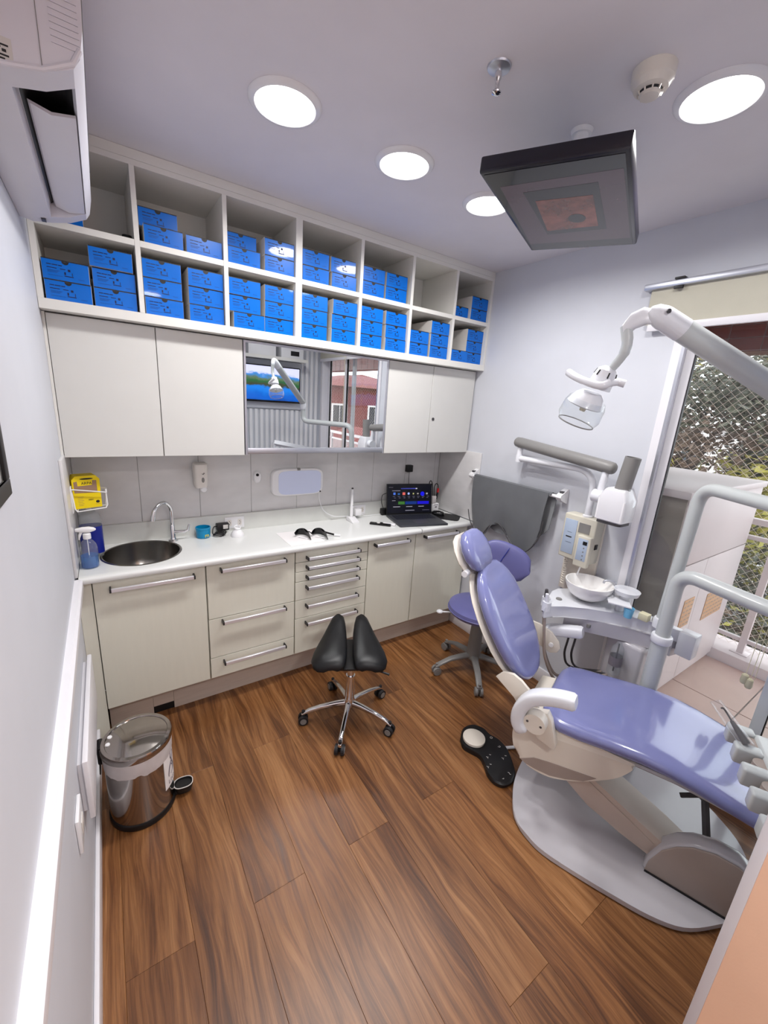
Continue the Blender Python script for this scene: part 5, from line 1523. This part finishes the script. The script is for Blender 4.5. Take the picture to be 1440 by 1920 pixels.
for sg in (-1,):
    pl = [(-0.265, 0.535), (-0.235, 0.575), (-0.19, 0.583), (-0.15, 0.567), (-0.11, 0.537), (-0.075, 0.495), (-0.05, 0.45), (-0.08, 0.40), (-0.13, 0.42), (-0.17, 0.475)]
    cp('hinge_plate', MB().prism(pl, 'y', 0.176 * sg, 0.192 * sg, 0.002), 'cream_plastic')
# headrest
hl = []
for s_, hw, th in ((0.545, 0.04, 0.012), (0.552, 0.07, 0.025), (0.575, 0.098, 0.036), (0.62, 0.115, 0.042), (0.67, 0.115, 0.042), (0.71, 0.098, 0.036), (0.738, 0.07, 0.026), (0.748, 0.035, 0.012)):
    hl.append([bk(s_, a - 0.045, 0.048 + b - 0.010 * max(0, 1 - (a / hw) ** 2) * (1 if b > 0 else 0)) for a, b in sup(hw, th, 28, 2.6)])
hr = cp('headrest_cushion', MB().loft(hl), 'lilac', label='lilac headrest cushion', ang=60)
hl = []
for s_, hw in ((0.54, 0.05), (0.575, 0.098), (0.62, 0.116), (0.68, 0.112), (0.725, 0.085), (0.745, 0.04)):
    hl.append([bk(s_, a - 0.045, -0.006 + b) for a, b in sup(hw, 0.012, 20, 3)])
cp('headrest_shell', MB().loft(hl), 'cream_plastic', hr)
cp('headrest_post', MB().box(-0.03, 0.03, 0, 0.01, 0, 0.01) if False else MB().tube([bk(0.42, -0.03, -0.02), bk(0.64, -0.045, -0.02)], [0.02, 0.018], 12), 'alu', hr)
cp('headrest_knob', MB().cyl(bk(0.565, -0.13, 0.0), bk(0.565, -0.165, 0.0), 0.016, 0.015, 18), 'white_plastic', hr)
# armrests
def armrest(v0, path, wid, thick, parent):
    pts = bez([(u, v0, w) for u, w in path], 5)
    loops = []
    for i, p in enumerate(pts):
        d = (pts[min(i + 1, len(pts) - 1)] - pts[max(i - 1, 0)]).normalized()
        nrm = Vector((-d.z, 0, d.x))
        q = 0.8 if i in (0, len(pts) - 1) else 1.0
        loops.append([p + VV * a + nrm * b for a, b in sup(wid * q, thick * q, 20, 4)])
    return cp('armrest', MB().loft(loops), 'unit_white', parent, ang=50)
al = armrest(-0.30, [(-0.085, 0.425), (-0.112, 0.465), (-0.110, 0.525), (-0.078, 0.585), (-0.025, 0.622), (0.03, 0.643), (0.085, 0.655)], 0.034, 0.028, dc_)
cp('pivot_disc', MB().cyl((-0.045, -0.272, 0.487), (-0.045, -0.318, 0.487), 0.046, 0.044, 32), 'cream_plastic', al)
for q in (-0.028, 0.026):
    cp('screw', MB().cyl((-0.045 + q, -0.318, 0.49), (-0.045 + q, -0.3195, 0.49), 0.005, n=10), 'dark_grey', al)
cp('arm_bracket', MB().prism([(-0.085, 0.50), (-0.01, 0.53), (0.01, 0.50), (0.045, 0.40), (0.04, 0.375), (-0.03, 0.39), (-0.09, 0.45)], 'y', -0.272, -0.2365, 0.004), 'cream_plastic', al)
ar_ = armrest(0.30, [(-0.20, 0.56), (-0.17, 0.595), (-0.12, 0.615), (-0.06, 0.633), (-0.005, 0.648)], 0.032, 0.029, dc_)
cp('swing_plate', MB().prism([(-0.36, 0.60), (-0.30, 0.632), (-0.25, 0.637), (-0.21, 0.635), (-0.144, 0.610), (-0.103, 0.572), (-0.088, 0.54), (-0.10, 0.508), (-0.135, 0.493), (-0.18, 0.512), (-0.24, 0.535), (-0.33, 0.56)], 'y', 0.255, 0.268, 0.002), 'cream_plastic', ar_)
cp('plate_button', MB().cyl((-0.135, 0.255, 0.542), (-0.135, 0.249, 0.542), 0.012, n=16), 'white_plastic', ar_)

# ================================================================== cuspidor unit and column
cu = thing('cuspidor_unit', 'white dental unit with a spittoon bowl beside the treatment chair', 'dental unit', (2.30, -1.25, 0.026))
front_e = [(1.955, -1.012), (2.02, -1.02), (2.07, -1.045), (2.165, -1.128), (2.235, -1.205), (2.29, -1.275), (2.335, -1.36), (2.36, -1.45)]
tray = [(2.175, -0.90), (2.05, -0.955)] + front_e + [(2.38, -1.50), (2.402, -1.50), (2.402, -1.02), (2.33, -0.938), (2.24, -0.895)]
ub = part('tray', MB().prism(tray, 'z', 0.70, 0.762, 0.006), 'unit_white', cu)
part('lower_panel', MB().prism([(2.12, -1.03), (2.165, -1.115), (2.225, -1.20), (2.28, -1.285), (2.325, -1.37), (2.34, -1.46), (2.39, -1.47), (2.39, -1.03), (2.25, -0.96)], 'z', 0.625, 0.6995, 0.004), 'base_grey', cu)
part('panel_key', MB().box(2.17, 2.186, -1.145, -1.129, 0.655, 0.672), 'grey_plastic', cu)
part('column', MB().box(2.275, 2.39, -1.375, -1.19, 0.027, 0.6245, 0.02, 3), 'base_grey', cu)
part('button', MB().lathe([(0.016, 0.7621), (0.015, 0.767)], (2.115, -0.985, 0), 20), 'grey_plastic', ub)
# instrument holder at the head end
for q, (hx, hy) in enumerate(((1.985, -1.0), (2.03, -0.965))):
    hb = part('suction_holder', MB().loft([[(hx + a, hy + b, z) for a, b in sup(0.02, 0.02, 18, 3)] for z in (0.735, 0.785)]), 'unit_white', cu)
    part('suction_tip', MB().tube([(hx, hy, 0.70), (hx - 0.004, hy, 0.79), (hx - 0.01, hy + 0.002, 0.83)], [0.012, 0.012, 0.008], 12), 'dark_grey' if q else 'unit_white', hb)
    part('hose', MB().tube(bez([(hx, hy, 0.70), (hx + 0.01, hy - 0.01, 0.60), (hx + 0.03, hy - 0.03, 0.46), (hx + 0.09, hy - 0.08, 0.33), (hx + 0.17, hy - 0.14, 0.34), (2.275, -1.24 + 0.03 * q, 0.40)], 8), 0.008, 10), 'taupe', cu)
for q, (hx, hy) in enumerate(((2.14, -1.085), (2.165, -1.11))):
    part('hanging_hose', MB().tube(bez([(hx + 0.02, hy + 0.03, 0.63), (hx + 0.02, hy + 0.03, 0.55), (hx + 0.015, hy + 0.03, 0.45), (hx + 0.05, hy, 0.38), (2.28, -1.21 - 0.03 * q, 0.40)], 6), 0.006, 8), 'dark_grey', cu)
# bowl
bw = part('bowl', MB().lathe([(0.035, 0.763), (0.06, 0.772), (0.098, 0.80), (0.118, 0.845), (0.120, 0.862), (0.114, 0.862), (0.108, 0.845), (0.088, 0.80), (0.05, 0.782), (0.0, 0.780)], (2.262, -1.052, 0), 48, cap1=False), 'ceramic', cu, 'white ceramic spittoon bowl')
part('rinse_spout', MB().tube(bez([(2.35, -1.145, 0.762), (2.352, -1.145, 0.86), (2.345, -1.135, 0.882), (2.32, -1.105, 0.88), (2.315, -1.10, 0.865)], 6), 0.006, 10), 'alu', cu)
part('cup_stand', MB().lathe([(0.03, 0.763), (0.028, 0.84), (0.055, 0.85), (0.062, 0.872), (0.058, 0.872), (0.05, 0.856), (0.0, 0.852)], (2.33, -1.215, 0), 32, cap1=False), 'unit_white', cu)
part('stand_hood', MB().prism([(2.20, -1.195), (2.30, -1.13), (2.345, -1.22), (2.245, -1.29)], 'z', 0.818, 0.826, 0.002), 'unit_white', cu)
part('hood_leg', MB().cyl((2.30, -1.21, 0.763), (2.30, -1.21, 0.818), 0.02, 0.018, 16), 'unit_white', cu)
bc_ = Vector((2.262, -1.272, 0.763))
t = thing('plastic_cup', 'pale blue plastic cup on the dental unit under the hood', 'cup', bc_)
mat('cup_blue', (120, 190, 226), 0.3)
part('cup', MB().lathe([(0.018, 0.0), (0.024, 0.051), (0.0225, 0.051), (0.0165, 0.003), (0.0, 0.003)], bc_, 24, cap1=False), 'cup_blue', t)
part('tissue_box', MB().box(2.29, 2.33, -1.35, -1.305, 0.763, 0.80, 0.004), 'cord_beige', cu)
part('tap_knob', MB().lathe([(0.014, 0.763), (0.016, 0.775), (0.01, 0.79), (0.0, 0.792)], (2.352, -1.36, 0), 18), 'chrome', cu)
part('end_block', MB().box(2.33, 2.402, -1.545, -1.475, 0.655, 0.775, 0.006), 'unit_white', cu)
t = thing('water_bottle', 'clear plastic water bottle hanging under the dental unit', 'bottle', (2.21, -1.29, 0.44))
part('bottle', MB().lathe([(0.026, 0.45), (0.030, 0.455), (0.030, 0.58), (0.026, 0.60), (0.013, 0.618), (0.013, 0.6245)], (2.240, -1.275, 0), 28), 'clear_plastic', t)
part('label', MB().lathe([(0.0306, 0.50), (0.0306, 0.55)], (2.240, -1.275, 0), 28, cap0=False, cap1=False), 'grey_print', t)
part('inner_tube', MB().cyl((2.240, -1.275, 0.46), (2.240, -1.275, 0.62), 0.004, n=8), 'dark_grey', t)

# delivery arm column (nearer) with tray holder
dl = thing('instrument_tray', 'grey instrument holder on a bent tube arm over the chair foot', 'instrument tray', (2.215, -1.452, 0.027))
P2 = (2.222, -1.448)
part('lower_column', MB().cyl((*P2, 0.027), (*P2, 0.74), 0.036, 0.036, 24), 'tube_grey', dl)
part('collar', MB().lathe([(0.041, 0.735), (0.043, 0.74), (0.043, 0.765), (0.041, 0.77), (0.032, 0.772)], (*P2, 0), 28), 'unit_white', dl)
part('bent_tube', MB().tube(arc_path([(*P2, 0.75), (P2[0], P2[1], 1.085), (2.155, -1.765, 1.078), (2.10, -2.03, 1.075)], 0.085, 10), 0.030, 20), 'tube_grey', dl)
part('end_joint', MB().lathe([(0.036, 1.03), (0.036, 1.15), (0.03, 1.16)], (2.095, -2.05, 0), 24), 'unit_white', dl)
sa = [(2.095, -2.05, 1.135), (1.72, -2.16, 1.20)]
part('spring_arm', MB().tube(sa, 0.032, 4, ref=(0, 0.2, 1)), 'unit_white', dl)
part('head_post', MB().tube([(1.72, -2.16, 1.20), (1.72, -2.14, 0.80), (1.76, -2.08, 0.70)], 0.02, 14), 'unit_white', dl)
# holder head: a body with open U-shaped slots facing the chair
q0, q1 = at(1372, 1380, z=0.70), at(1424, 1530, z=0.70)
hx = (q0 - q1); hx.z = 0
hlen = hx.length
HM = frame((q1.x, q1.y, 0.70), hx, Vector((-hx.y, hx.x, 0)))
if (HM.col[1].to_3d()).dot(Vector((1, -0.5, 0))) < 0:
    HM = frame((q1.x, q1.y, 0.70), hx, Vector((hx.y, -hx.x, 0)))
mb = MB(HM)
part('holder_body', MB(HM).box(-0.06, hlen + 0.02, 0.055, 0.24, -0.03, 0.035, 0.012, 3), 'tube_grey', dl)
ns = 4
pitch = (hlen + 0.06) / ns
for k in range(ns + 1):
    x0 = -0.06 + k * pitch
    part('holder_finger', MB(HM).box(x0, x0 + pitch * 0.42, -0.012, 0.06, -0.03, 0.03, 0.008, 3), 'tube_grey', dl)
for k in range(ns):
    x0 = -0.06 + k * pitch + pitch * 0.71
    part('slot_lining', MB(HM).cyl((x0, 0.05, -0.02), (x0, 0.05, 0.0355), pitch * 0.26, pitch * 0.28, 20), 'taupe', dl)
t = thing('handpiece', 'syringe handpiece in a clear sleeve resting in the instrument holder', 'handpiece', at(1385, 1400, z=0.70))
h0, h1, h2 = at(1400, 1395, z=0.735), at(1372, 1352, z=0.77), at(1342, 1315, z=0.80)
part('syringe', MB().tube([h0, h0.lerp(h1, 0.5), h1], [0.012, 0.010, 0.006], 12), 'dark_grey', t)
part('nozzle', MB().tube(bez([h1, h1.lerp(h2, 0.5) + Vector((0, 0, 0.008)), h2.lerp(h1, 0.35)], 5), 0.003, 8), 'dark_grey', t)
sd = (h2 - h0).normalized()
sv = sd.cross(Vector((0, 0, 1))).normalized()
part('sleeve', MB().loft([[p + sv * a + Vector((0, 0, b)) for a, b in sup(w_, th_, 16, 2.5)] for p, w_, th_ in ((h0.lerp(h2, -0.1), 0.022, 0.016), (h0.lerp(h2, 0.4), 0.024, 0.013), (h2, 0.026, 0.004))]), 'wrap', t)

# ================================================================== operating lamp
lm = thing('operating_lamp', 'grey operating lamp on a long spring arm above the chair', 'operating lamp', (2.31, -1.40, 0.763))
P1 = (2.312, -1.402)
part('pole_collar', MB().lathe([(0.036, 0.763), (0.036, 0.80), (0.033, 0.81), (0.028, 0.812)], (*P1, 0), 24), 'unit_white', lm)
JT = Vector((1.96, -1.93, 1.655))
EL = Vector((1.487, -1.471, 2.006))
part('bent_pole', MB().tube(arc_path([(*P1, 0.79), (2.285, -1.425, 1.462), (1.965, -1.928, 1.462), (JT.x, JT.y, 1.60)], 0.085, 10), 0.0265, 20), 'tube_grey', lm)
part('swivel', MB().lathe([(0.032, 1.585), (0.034, 1.59), (0.034, 1.645), (0.028, 1.655)], (JT.x, JT.y, 0), 24), 'unit_white', lm)
dv = EL - JT
part('spring_arm', MB().tube([JT - dv * 0.03, JT + dv * 0.0, JT + dv * 0.90], [0.022, 0.031, 0.0305], 24), 'tube_grey', lm)
part('arm_end', MB().tube([JT + dv * 0.90, JT + dv * 0.985, EL, EL + dv * 0.028, EL + dv * 0.045], [0.0315, 0.0315, 0.030, 0.023, 0.010], 24), 'unit_white', lm)
part('joint_pin', MB().cyl(EL + Vector((-0.022, -0.028, 0.005)), EL + Vector((-0.0235, -0.032, 0.005)), 0.006, n=12), 'dark_grey', lm)
def LX(px, py, x=1.45):
    return at(px, py, x=x)
k0 = [EL + Vector((0, 0.01, -0.002)), LX(1212, 592, 1.47), LX(1188, 602, 1.455), LX(1173, 618, 1.45)]
lo_ = []
for p, r_, h_ in zip(k0, (0.024, 0.024, 0.022, 0.017), (0.022, 0.024, 0.022, 0.016)):
    lo_.append([p + Vector((a, 0, 0)) + Vector((0, 0.3, 1)).normalized() * b for a, b in sup(0.017, h_, 18, 3)])
part('elbow', MB().loft(lo_), 'unit_white', lm)
part('neck', MB().tube(bez([LX(1174, 612), LX(1176, 640), LX(1170, 662), LX(1155, 682), LX(1146, 692)], 5), [0.0155] * 5 + [0.0145] * 6 + [0.0125] * 5 + [0.012] * 5, 16), 'tube_grey', lm)
HT, HB_ = LX(1142, 690), LX(1112, 745)
hdv = (HB_ - HT).normalized()
part('lamp_cap', MB().tube([HT - hdv * 0.004, HT + hdv * 0.006, HT + hdv * 0.03, HT + hdv * 0.062], [0.014, 0.028, 0.033, 0.036], 24), 'unit_white', lm)
for k in range(6):
    a = 2 * math.pi * k / 6
    u_ = hdv.orthogonal().normalized()
    w_ = hdv.cross(u_)
    rd = u_ * math.cos(a) + w_ * math.sin(a)
    part('vent_slot', MB().tube([HT + hdv * 0.010 + rd * 0.0290, HT + hdv * 0.026 + rd * 0.0328], 0.0022, 6), 'black', lm)
gp = [LX(1066, 698, 1.42), LX(1078, 706, 1.41), LX(1100, 716, 1.405), LX(1125, 723, 1.41), LX(1143, 718, 1.43)]
part('grip_handle', MB().tube(bez(gp, 6), 0.0115, 14), 'unit_white', lm)
part('grip_handle', MB().tube([LX(1143, 718, 1.45), LX(1158, 716, 1.47), LX(1172, 720, 1.48)], 0.0115, 14), 'unit_white', lm)
RC = LX(1106, 742)
rl = MB().tube([RC - hdv * 0.012, RC, RC + hdv * 0.03, RC + hdv * 0.034], [0.03, 0.043, 0.058, 0.05], 32)
part('reflector', rl, 'unit_white', lm)
part('bulb', MB().tube([RC + hdv * 0.028, RC + hdv * 0.05], [0.012, 0.009], 14), 'cord_beige', lm)
part('clear_shield', MB().tube([RC + hdv * 0.012, RC + hdv * 0.03, RC + hdv * 0.07, RC + hdv * 0.09], [0.056, 0.063, 0.066, 0.056], 36, cap=False), 'clear_plastic', lm)
part('shield_rim', MB().tube([RC + hdv * 0.09 + (hdv.orthogonal().normalized() * math.cos(a) + hdv.cross(hdv.orthogonal().normalized()) * math.sin(a)) * 0.056 for a in [2 * math.pi * k / 32 for k in range(32)]], 0.002, 6, closed=True), 'grey_plastic', lm)

# ================================================================== balcony and beyond
ZB = -0.03
bf = struct('floor_balcony', MB().box(W + 0.12, 4.2, -6.2, 0.2, ZB - 0.15, ZB - 0.008), 'grout')
xs = [W + 0.12, 2.745, 3.345, 3.945]
ys = [-6.2, -5.8, -5.2, -4.6, -4.0, -3.4, -2.8, -2.2, -1.6, -1.0, -0.4, 0.2]
for a, b in zip(xs, xs[1:]):
    for c, d in zip(ys, ys[1:]):
        part('floor_tile', MB().box(a + 0.003, b - 0.003, c + 0.003, d - 0.003, ZB - 0.009, ZB, 0.0015, 1), 'balcony_tile', bf)
struct('kerb', MB().box(3.95, 4.25, -6.2, 0.2, ZB - 0.15, 0.05, 0.004), 'balcony_white')
struct('wall_balcony', MB().box(W + 0.12, 4.25, 0.2, 0.3, ZB - 0.15, 2.7), 'balcony_white')
struct('ceiling_balcony', MB().box(W + 0.12, 4.25, -6.2, 0.3, 2.6, 2.7), 'balcony_white')
bm2 = struct('beam', MB().box(4.0, 4.24, -6.2, 0.2, 2.246, 2.5995), 'grout')
yy = -3.2
tm = MB().box(-0.0975, 0.0975, -0.0, 0.006, -0.0415, 0.0415, 0.001, 1)
tme = tm.mesh('beam_tile', Matrix.Rotation(math.radians(90), 4, 'Z'), smooth=False)
tme.materials.append(MATS['brown_tile'])
tb = MB().box(-0.0975, 0.0975, -0.0575, 0.0575, -0.006, 0.0, 0.001, 1)
tbe = tb.mesh('beam_tile', Matrix.Rotation(math.radians(90), 4, 'Z'), smooth=False)
tbe.materials.append(MATS['brown_tile'])
yy = -6.1
while yy < 0.15:
    for k in range(4):
        share('beam_tile', tme, bm2, (4.0, yy, 2.29 + 0.0865 * k))
    for k in range(2):
        share('beam_tile', tbe, bm2, (4.06 + 0.12 * k, yy, 2.246))
    yy += 0.2

cbn = thing('balcony_cabinet', 'white two-door outdoor cabinet with beige vents on the balcony', 'cabinet', (3.36, -0.96, ZB))
CY0, CY1, CX0, CX1, CZ = -1.225, -0.66, 2.735, 3.99, 1.325
part('body', MB().box(CX0 + 0.012, CX1, CY0, CY1, ZB, CZ, 0.003), 'balcony_white', cbn)
part('side_panel', MB().box(CX0, CX0 + 0.0118, CY0 - 0.012, CY1, ZB, CZ), 'balcony_side', cbn, 'weathered taupe side panel')
part('top', MB().box(CX0 - 0.02, CX1 + 0.02, CY0 - 0.03, CY1 + 0.02, CZ + 0.0005, CZ + 0.042, 0.006), 'balcony_white', cbn)
part('apron_board', MB().box(CX0 + 0.013, CX1, CY0 - 0.016, CY0 - 0.0005, 0.905, CZ - 0.002, 0.002), 'balcony_white', cbn)
for a, b, pv in ((CX0 + 0.013, 3.297, ((1278, 1135), (1298, 1160))), (3.301, CX1, ((1322, 1110), (1352, 1148)))):
    d = part('door', MB().box(a, b, CY0 - 0.016, CY0 - 0.0005, ZB + 0.04, 0.898, 0.002), 'balcony_white', cbn)
    vx0 = at(pv[0][0], (pv[0][1] + pv[1][1]) / 2, y=CY0 - 0.016).x
    vx1 = at(pv[1][0], (pv[0][1] + pv[1][1]) / 2, y=CY0 - 0.016).x
    vz = at((pv[0][0] + pv[1][0]) / 2, (pv[0][1] + pv[1][1]) / 2, y=CY0 - 0.016).z
    vx0, vx1 = max(vx0, a + 0.03), min(vx1, b - 0.05)
    v = part('vent_plate', MB().box(vx0, vx1, CY0 - 0.020, CY0 - 0.0162, vz - 0.10, vz + 0.10, 0.001), 'vent_beige', d)
    mb = MB()
    nx = max(2, int((vx1 - vx0) / 0.05))
    for i in range(nx):
        for j in range(6):
            x_ = vx0 + (i + 0.5) * (vx1 - vx0) / nx
            z_ = vz - 0.08 + j * 0.032
            mb.box(x_ - 0.016, x_ + 0.016, CY0 - 0.0206, CY0 - 0.0195, z_ - 0.004, z_ + 0.004)
    part('vent_slots', mb, 'balcony_side', v, kind='stuff')

rl_ = thing('balcony_railing', 'white metal balcony railing with glass panels', 'railing', (4.07, -1.5, 0.05))
for y in (-6.0, -5.4, -4.6, -3.8, -3.0, -2.19, -1.385, -0.55, 0.1):
    p = part('post', MB().box(4.05, 4.09, y - 0.02, y + 0.02, 0.056, 1.04), 'balcony_white', rl_)
    part('post_foot', MB().box(4.02, 4.12, y - 0.055, y + 0.055, 0.0502, 0.056, 0.002), 'balcony_white', p)
part('top_rail', MB().box(4.04, 4.10, -6.19, 0.19, 1.04, 1.085, 0.006), 'balcony_white', rl_)
part('middle_rail', MB().box(4.05, 4.09, -6.19, 0.19, 0.925, 0.955, 0.004), 'balcony_white', rl_)
part('bottom_rail', MB().box(4.055, 4.085, -6.19, 0.19, 0.14, 0.17, 0.003), 'balcony_white', rl_)
for a, b in ((-5.37, -4.63), (-4.57, -3.83), (-3.77, -3.03), (-2.97, -2.22), (-2.16, -1.415), (-1.355, -0.58)):
    part('glass_panel', MB().box(4.066, 4.074, a, b, 0.171, 0.924), 'pane', rl_)
# safety net, diamond mesh
mb = MB()
ny0, ny1, nz0, nz1, pt = -6.15, 0.18, 0.05, 2.25, 0.062
def strand(y0, z0, sgn):
    hgt = nz1 - nz0
    pts = []
    a = (y0, nz0)
    b = (y0 + sgn * hgt, nz1)
    def clip(t):
        return (y0 + sgn * hgt * t, nz0 + hgt * t)
    t0, t1 = 0.0, 1.0
    for lim, s2 in ((ny0, 1), (ny1, -1)):
        y_0, y_1 = clip(t0)[0], clip(t1)[0]
        if s2 * (y_0 - lim) < 0 and s2 * (y_1 - lim) < 0:
            return
        if s2 * (y_0 - lim) < 0:
            t0 = t0 + (lim - y_0) / (y_1 - y_0) * (t1 - t0)
        elif s2 * (y_1 - lim) < 0:
            t1 = t0 + (lim - y_0) / (y_1 - y_0) * (t1 - t0)
    if t1 - t0 < 0.01:
        return
    p, q = clip(t0), clip(t1)
    mb.cyl((4.17, p[0], p[1]), (4.17, q[0], q[1]), 0.0013, n=4, cap=False)
k = 0
y = ny0 - (nz1 - nz0)
while y < ny1 + (nz1 - nz0):
    strand(y, nz0, 1)
    strand(y, nz0, -1)
    y += pt
solo('safety_net', mb, 'net', 'thin diamond-mesh safety net stretched outside the balcony railing', 'net')

# trees, houses and ground beyond
struct('ground', MB().box(4.6, 90, -60, 60, -6.3, -6.0), 'asphalt')
def tree(x, y, z0, ztop, rad, mats, n, label, seed, lsz=(0.10, 0.2), bias=0.0):
    rnd = random.Random(seed)
    t = thing('tree', label, 'tree', (x, y, z0), group='trees beyond the balcony')
    mb = MB()
    mid = z0 + (ztop - z0) * 0.45
    mb.tube([(x, y, z0), (x + 0.1, y, mid), (x - 0.1, y + 0.1, mid + (ztop - mid) * 0.6)], [0.28, 0.2, 0.06], 10)
    for k in range(14):
        a = rnd.uniform(0, 6.28)
        zz = mid + rnd.uniform(-0.3, 0.5) * (ztop - mid)
        e = Vector((x + rad * 0.9 * math.cos(a), y + rad * 0.9 * math.sin(a), min(ztop, zz + rnd.uniform(0.4, 1.6))))
        b0_ = Vector((x, y, zz))
        mb.tube([b0_, b0_.lerp(e, 0.5) + Vector((0, 0, 0.25)), e], [0.07, 0.04, 0.012], 6)
    part('trunk', mb, 'bark', t)
    cl = []
    for k in range(60):
        a, h_ = rnd.uniform(0, 6.28), rnd.uniform(0, 1)
        zc = z0 + (ztop - z0) * (0.18 + 0.80 * h_)
        rr = rad * (1 - 0.5 * abs(h_ - 0.45)) * math.sqrt(rnd.uniform(0.05, 1))
        cl.append((Vector((x + rr * math.cos(a), y + rr * math.sin(a), zc)), rnd.choice(range(len(mats))), rnd.uniform(0.45, 0.95)))
    mbs = [MB() for _ in mats]
    for k in range(n):
        c, mi, cr = rnd.choice(cl)
        d = Vector((rnd.gauss(0, 1), rnd.gauss(0, 1), rnd.gauss(0, 0.7)))
        p = c + d * cr * 0.5
        s_ = rnd.uniform(*lsz)
        u = Vector((rnd.gauss(0, 1), rnd.gauss(0, 1), rnd.gauss(0, 0.5))).normalized()
        v = u.orthogonal().normalized()
        mbs[mi].add([p - u * s_, p + v * s_ * 0.45, p + u * s_, p - v * s_ * 0.45 + u.cross(v) * s_ * 0.15], [(0, 1, 2, 3)])
    for mi, m_ in enumerate(mats):
        part('foliage', mbs[mi], m_, t, kind='stuff', smooth=False)
tree(8.8, 0.95, -6.0, 3.2, 2.0, ('leaf_olive', 'leaf_dark', 'leaf_brown'), 46000, 'olive and brown leafed tree close to the balcony', 11, (0.045, 0.095))
tree(14.0, 5.0, -6.0, 5.2, 2.8, ('leaf_dark', 'leaf_brown', 'leaf_olive'), 30000, 'tall dark brownish tree behind the olive tree', 12, (0.07, 0.14))
tree(19.0, 0.5, -6.0, 2.8, 2.8, ('leaf_dark', 'leaf_olive'), 16000, 'broad dark green tree beyond the red roof', 13, (0.07, 0.14))

def house(x0, x1, y0, y1, zt, label, wall_m, roof_m, hip=1.2):
    t = thing('house', label, 'house', ((x0 + x1) / 2, (y0 + y1) / 2, -6.0))
    part('walls', MB().box(x0, x1, y0, y1, -6.0, zt), wall_m, t)
    xm, ym = (x0 + x1) / 2, (y0 + y1) / 2
    o = 0.35
    part('roof', MB().add([(x0 - o, y0 - o, zt), (x1 + o, y0 - o, zt), (x1 + o, y1 + o, zt), (x0 - o, y1 + o, zt), (xm, y0 + (y1 - y0) * 0.25, zt + hip), (xm, y1 - (y1 - y0) * 0.25, zt + hip)],
                          [(0, 1, 4), (2, 3, 5), (1, 2, 5, 4), (3, 0, 4, 5), (3, 2, 1, 0)]), roof_m, t)
    def win_(c, ax):
        def bx_(m_, a, b, d0, d1, z0, z1):
            return m_.box(x0 + d0, x0 + d1, a, b, z0, z1) if ax == 'x' else m_.box(a, b, y1 - d1, y1 - d0, z0, z1)
        for z in (zt - 1.3, zt - 3.6):
            w_ = part('window', bx_(MB(), c - 0.42, c + 0.42, -0.05, 0.02, z - 0.5, z + 0.5), 'house_white', t)
            part('pane', bx_(bx_(MB(), c - 0.34, c - 0.02, -0.06, -0.045, z - 0.42, z + 0.42), c + 0.02, c + 0.34, -0.06, -0.045, z - 0.42, z + 0.42), 'window_dark', w_)
    ny = max(1, int((y1 - y0) / 1.9))
    for k in range(ny):
        win_(y0 + (k + 0.5) * (y1 - y0) / ny, 'x')
    nx = max(1, int((x1 - x0) / 1.9))
    for k in range(nx):
        win_(x0 + (k + 0.5) * (x1 - x0) / nx, 'y')
house(8.5, 14.5, -21.0, -15.5, 2.3, 'tall brick-red house with a red hipped roof beyond the balcony', 'roof_red', 'roof_red', 0.7)
house(6.8, 10.0, -13.0, -10.2, -0.1, 'small white house with a red tiled roof in front of the brick-red house', 'house_white', 'roof_red', 0.8)
house(4.9, 6.2, -14.5, -10.2, 0.6, 'narrow white house with a red roof beside the small white house', 'house_white', 'roof_red', 0.5)
house(22, 28, -24, -14, 2.5, 'pale apartment house far behind the red roofs', 'house_white', 'house_white', 0.3)
house(9.6, 13.5, -5.0, -1.6, -3.2, 'low building with a bright red roof right below the railing', 'house_white', 'roof_red', 0.4)
house(26, 34, -6, 12, 1.5, 'wide pale building behind the trees', 'house_white', 'house_white', 0.3)
